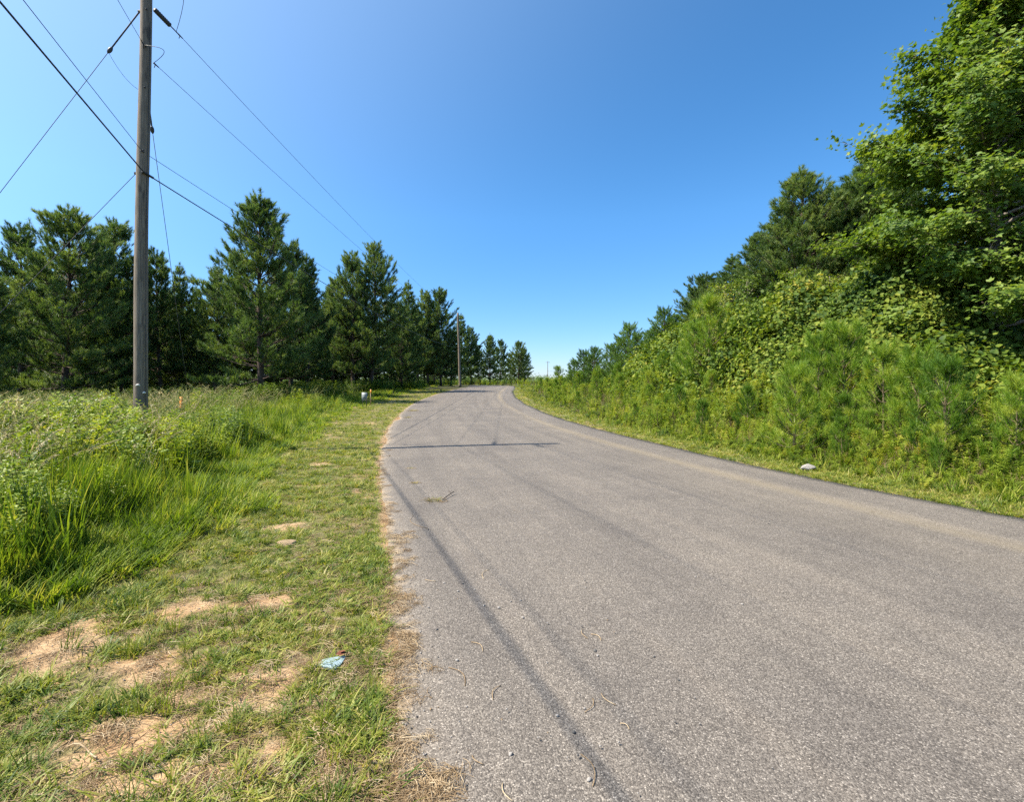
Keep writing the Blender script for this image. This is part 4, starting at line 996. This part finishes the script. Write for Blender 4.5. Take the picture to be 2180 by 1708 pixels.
B_, p2, r2 = pole_mesh(10.2, .17, .13, 3, (-.30, 0)); B_.add(*tube(p2, r2, 14))
fp = empty('utility_pole', tuple(FAR+np.array([.30, 0, -.05])), 'slim wooden utility pole standing before the pines halfway along the left roadside', 'utility pole', 'wooden utility poles along the road')
link('shaft', B_.mesh('shaft', M['polewood'], True), fp)
for z_ in (9.5, 8.35, 6.1, 5.4):
    b_ = Buf(); b_.add(*tube(np.array([[-.33*z_/11, -.17, z_], [-.33*z_/11, -.35, z_]]), .04, 6)); link('insulator', b_.mesh('insulator', M['insul']), fp)
X_, Y_ = (1166-1090)/1090*232, 232
z0 = tz(X_, Y_); B_, p3, r3 = pole_mesh(11.1-z0, .16, .11, 5); B_.add(*tube(p3, r3, 8))
fp = empty('utility_pole', (X_, Y_, z0), 'tiny distant utility pole against the sky beyond the road crest', 'utility pole', 'wooden utility poles along the road')
link('shaft', B_.mesh('shaft', M['polewood']), fp)
b_ = Buf(); b_.add(*box(0, 0, 10.6-z0, 2.0, .12, .12)); link('crossarm', b_.mesh('crossarm', M['polewood']), fp)
wire('distant_wire', np.array([X_, Y_, 6.6]), np.array([70, 225, 6.6]), .5, .03, M['wire'], 'faint far wire low over the young pines right of the tiny distant pole')

# ------------------------------------------------------------ stakes, marker sign
X_, Y_ = (386-1090)/1090*15, 15.0; z0 = tz(X_, Y_); top = EYE-(845-814)/1090*15
e = empty('survey_stake', (X_, Y_, z0), 'orange topped wooden survey stake in the weeds right of the near pole', 'stake')
b_ = Buf(); b_.add(*box(0, 0, (top-z0)/2-.1, .045, .02, top-z0-.2)); link('lath', b_.mesh('lath', M['tanstone']), e)
b_ = Buf(); b_.add(*box(0, 0, top-z0-.24, .075, .035, .46)); link('orange_top', b_.mesh('orange_top', M['orange']), e)
X_, Y_ = (776-1090)/1090*29, 29.0; z0 = tz(X_, Y_)
e = empty('marker_sign', (X_, Y_, z0), 'small pale grey marker sign on a thin post at the edge of the tall grass', 'sign', rz=.1)
zt_ = EYE+zroad(0)-(836-814)/1090*29-z0
b_ = Buf(); b_.add(*box(0, 0, zt_-.23, .30, .025, .46)); link('panel', b_.mesh('panel', M['panel']), e)
b_ = Buf(); b_.add(*box(-.10, .03, zt_/2-.1, .03, .03, zt_)); b_.add(*box(.10, .03, zt_/2-.1, .03, .03, zt_)); link('post', b_.mesh('post', M['galv']), e)
b_ = Buf(); b_.add(*box(0, -.016, zt_-.14, .20, .006, .03)); link('band', b_.mesh('band', M['darkmark']), e)
an = np.linspace(0, 6.283, 20); b_ = Buf(); b_.add(*tube(np.stack([.045*np.cos(an), np.full(20, -.015), zt_-.30+.075*np.sin(an)], -1), .014, 6)); link('oval_mark', b_.mesh('oval_mark', M['darkmark'], True), e)
X_, Y_ = (789-1090)/1090*31, 31.0; z0 = tz(X_, Y_); top = EYE-(829-814)/1090*31
e = empty('survey_stake', (X_, Y_, z0), 'short stake with a faded orange ribbon just behind the marker sign', 'stake')
b_ = Buf(); b_.add(*box(0, 0, (top-z0)/2, .05, .03, top-z0)); link('lath', b_.mesh('lath', M['tanstone']), e)
b_ = Buf(); b_.add(*box(.02, -.03, top-z0-.14, .07, .02, .18)); link('ribbon', b_.mesh('ribbon', M['orange']), e)

# ------------------------------------------------------------ stones and litter
def stone(name, px_, py_, size, mat, label, cat, seed, sc_=(1, 1, .6), rz=0.0, sink=.25, group=None, onroad=False, sub=3):
    X_, Y_ = G(px_, py_); s_, h_, t_ = road_frame([X_], [Y_])
    if not hasattr(stone, 'cache'): stone.cache = {}
    key = (mat.name, seed % 4, sub)
    if key not in stone.cache: stone.cache[key] = pebble_mesh(mat, sub, 1.0, .25, seed % 4)
    z0 = (float(zroad(t_[0]))+.012+.03*(1-float(s_[0]/h_[0])**2)) if onroad else tz(X_, Y_)
    o_ = link(name, stone.cache[key], None, (X_, Y_, z0+size*sc_[2]*(.5-sink))); o_.scale = (size*sc_[0], size*sc_[1], size*sc_[2]); o_.rotation_euler = (0, 0, rz)
    return tag(o_, label, cat, group)
stone('rock', 1719, 1003, .16, M['stone'], 'whitish rock lying at the foot of the right roadside weeds', 'rock', 10, (1.15, .7, .62), .25, .05)
stone('rock', 610, 1164, .10, M['tanstone'], 'rounded tan stone on the bare soil left of the road', 'rock', 12, (1.2, .8, .4), .3, .3)
e_ = stone('rock', 704, 1420, .085, M['slate'], 'flat pale blue-grey slab in the grass beside the road', 'rock', 13, (1.25, .95, .25), .6, -.3)
X_, Y_ = G(722, 1412); n_ = 5
b_ = Buf(); b_.add(*leaves(np.array([[0, 0, .0], [.02, .01, .004]]), np.array([[.1, -.2, 1.], [-.2, .1, 1]]), np.array([[1., .5, 0], [.8, .8, .1]]), np.array([.07, .05]), LEAF_OVAL))
tag(link('dead_leaf', b_.mesh('dead_leaf', M['rust']), None, (X_-.02, Y_, tz(X_, Y_)+.045)), 'rusty red curled leaf lying on the blue-grey slab', 'leaf')
PEB = [(895, 1352, 'slate'), (930, 1348, 'd'), (945, 1248, 'p'), (975, 1266, 'p'), (1010, 1263, 'p'), (985, 1250, 'd'), (1030, 1298, 'p'), (1062, 1303, 'p'), (1087, 1290, 'p'), (1065, 1253, 'p'),
       (1108, 1288, 'p'), (1113, 1325, 'p'), (912, 1300, 'p'), (912, 1132, 'd'), (878, 1140, 'p'), (973, 1415, 'p'), (1165, 1422, 'p'), (1267, 1398, 'd'), (1272, 1408, 'p'), (1186, 1537, 'p'),
       (1245, 1522, 'p'), (1087, 1618, 'p'), (1255, 1675, 'p'), (1221, 1573, 'd'), (1480, 1240, 'p'), (1392, 1412, 'd'), (1580, 1300, 'p'), (1636, 1125, 'd')]
for k, (px_, py_, c_) in enumerate(PEB):
    mt = M['darkpebble'] if c_ == 'd' else M['pebble']
    X_, Y_ = G(px_, py_); sz = .009*(1+.12*(k % 4))*(1.3 if (px_, py_) in ((1255, 1675), (1087, 1618), (1267, 1398)) else 1)*(.8+.08*Y_)
    lb = 'small dark pebble lying loose on the asphalt' if c_ == 'd' else 'small pale grey pebble lying loose on the asphalt'
    stone('pebble', px_, py_, sz, mt, lb, 'pebble', k, (1, .8, .7), k*1.3, 0, 'dark pebbles on the road' if c_ == 'd' else 'pale pebbles on the road', True, 2)
STR = [(1258, 1362, 1280, 1376), (1240, 1352, 1252, 1372), (1003, 1376, 1028, 1396), (1280, 1490, 1312, 1516), (955, 1430, 990, 1470), (1245, 1530, 1262, 1500), (1050, 1500, 1066, 1470),
       (1070, 1680, 1092, 1720), (1236, 1620, 1262, 1690), (880, 1102, 912, 1130), (1030, 1240, 1042, 1220), (1005, 1620, 1030, 1640), (1320, 1555, 1340, 1568), (905, 1240, 930, 1244)]
for k, (a, b1_, c_, d_) in enumerate(STR):
    p0 = np.array([*G(a, b1_), 0]); p1 = np.array([*G(c_, d_), 0]); z0 = float(zroad(p0[1]))+.034
    s_, h_, _ = road_frame([p0[0]], [p0[1]]); z0 = .012+.03*(1-float(s_[0]/h_[0])**2)+.004
    u_ = np.linspace(0, 1, 7)[:, None]; pr_ = np.array([-(p1-p0)[1], (p1-p0)[0], 0])
    q_ = (p1-p0)[None]*u_+pr_[None]*.18*np.sin(u_*3.14)*(-1)**k; q_[:, 2] += .006*np.sin(u_[:, 0]*3.14)
    b_ = Buf(); b_.add(*tube(q_, .0021, 4)); tag(link('straw_stalk', b_.mesh('straw_stalk', M['straw']), None, (p0[0], p0[1], z0)), 'thin pale straw stalk lying on the asphalt', 'straw', 'straw stalks on the road')
# twig and grass tufts growing out of the asphalt
p0 = np.array([*G(942, 1071), .045]); p1 = np.array([*G(966, 1057), .045]); u_ = np.linspace(0, 1, 5)[:, None]
b_ = Buf(); q_ = (p1-p0)[None]*u_; q_[:, 2] += .02*u_[:, 0]; b_.add(*tube(q_, .006, 5)); b_.add(*tube(np.stack([q_[3], q_[3]+[-.05, .08, .03]]), .004, 5))
tag(link('stick', b_.mesh('stick', M['twig']), None, tuple(p0)), 'short dark stick lying right of the grass tuft on the road', 'stick')
for px_, py_, s_, lb in [(924, 1071, 1.0, 'grass tuft growing through the asphalt beside the dark stick'), (884, 1032, .55, 'small dry grass tuft on the asphalt near the left edge'),
                         (874, 1000, .5, 'tiny yellow grass tuft on the asphalt before the pole shadow'), (880, 880, 2.0, 'weedy grass clump in the broken road edge beyond the pole shadow'), (868, 893, 1.2, 'low weeds in the crack of the broken road edge')]:
    X_, Y_ = G(px_, py_); e = empty('grass_tuft', (X_, Y_, float(zroad(Y_))+.02), lb, 'grass tuft', 'grass tufts in the asphalt', 0, s_)
    nb = 60; a = rng.uniform(0, 6.283, nb); r = .10*np.sqrt(rng.random(nb)); base = np.stack([r*np.cos(a), r*np.sin(a)*.7, np.zeros(nb)], -1)
    h_ = rng.uniform(.02, .07, nb); v, t = blades(base, a+rng.normal(0, .5, nb), h_, h_*rng.uniform(.2, 1.2, nb), h_*rng.uniform(0, 1, nb), np.full(nb, .006), 3)
    link('green_blades', make_mesh('green_blades', v, t, M['turf']), e)
    B_ = Buf()
    for i in range(50):
        a2 = rng.uniform(0, 6.283); r2_ = rng.uniform(.05, .2); L_ = rng.uniform(.04, .12); az = rng.uniform(0, 6.28)
        c_ = np.array([r2_*math.cos(a2), r2_*math.sin(a2)*.8, .012]); d_ = np.array([math.cos(az), math.sin(az), 0])*L_
        B_.add(*tube(np.stack([c_-d_/2, c_+[0, 0, .006], c_+d_/2]), .002, 3, False))
    link('dry_litter', B_.mesh('dry_litter', M['straw']), e)
# pale twig in the left foreground
p0 = np.array([*G(143, 1608), 0]); p1 = np.array([*G(205, 1630), 0]); z0 = tz(p0[0], p0[1])+.03
u_ = np.linspace(0, 1, 7)[:, None]; q_ = (p1-p0)[None]*u_; q_[:, 2] += .015*np.sin(u_[:, 0]*6); q_[:, 1] += .02*np.sin(u_[:, 0]*3)
b_ = Buf(); b_.add(*tube(q_, .004, 5)); b_.add(*tube(np.stack([q_[0], q_[0]+[-.01, .04, .02]]), .003, 5))
tag(link('stick', b_.mesh('stick', M['straw']), None, (p0[0], p0[1], z0)), 'pale bent twig on the grass in the left foreground', 'stick')
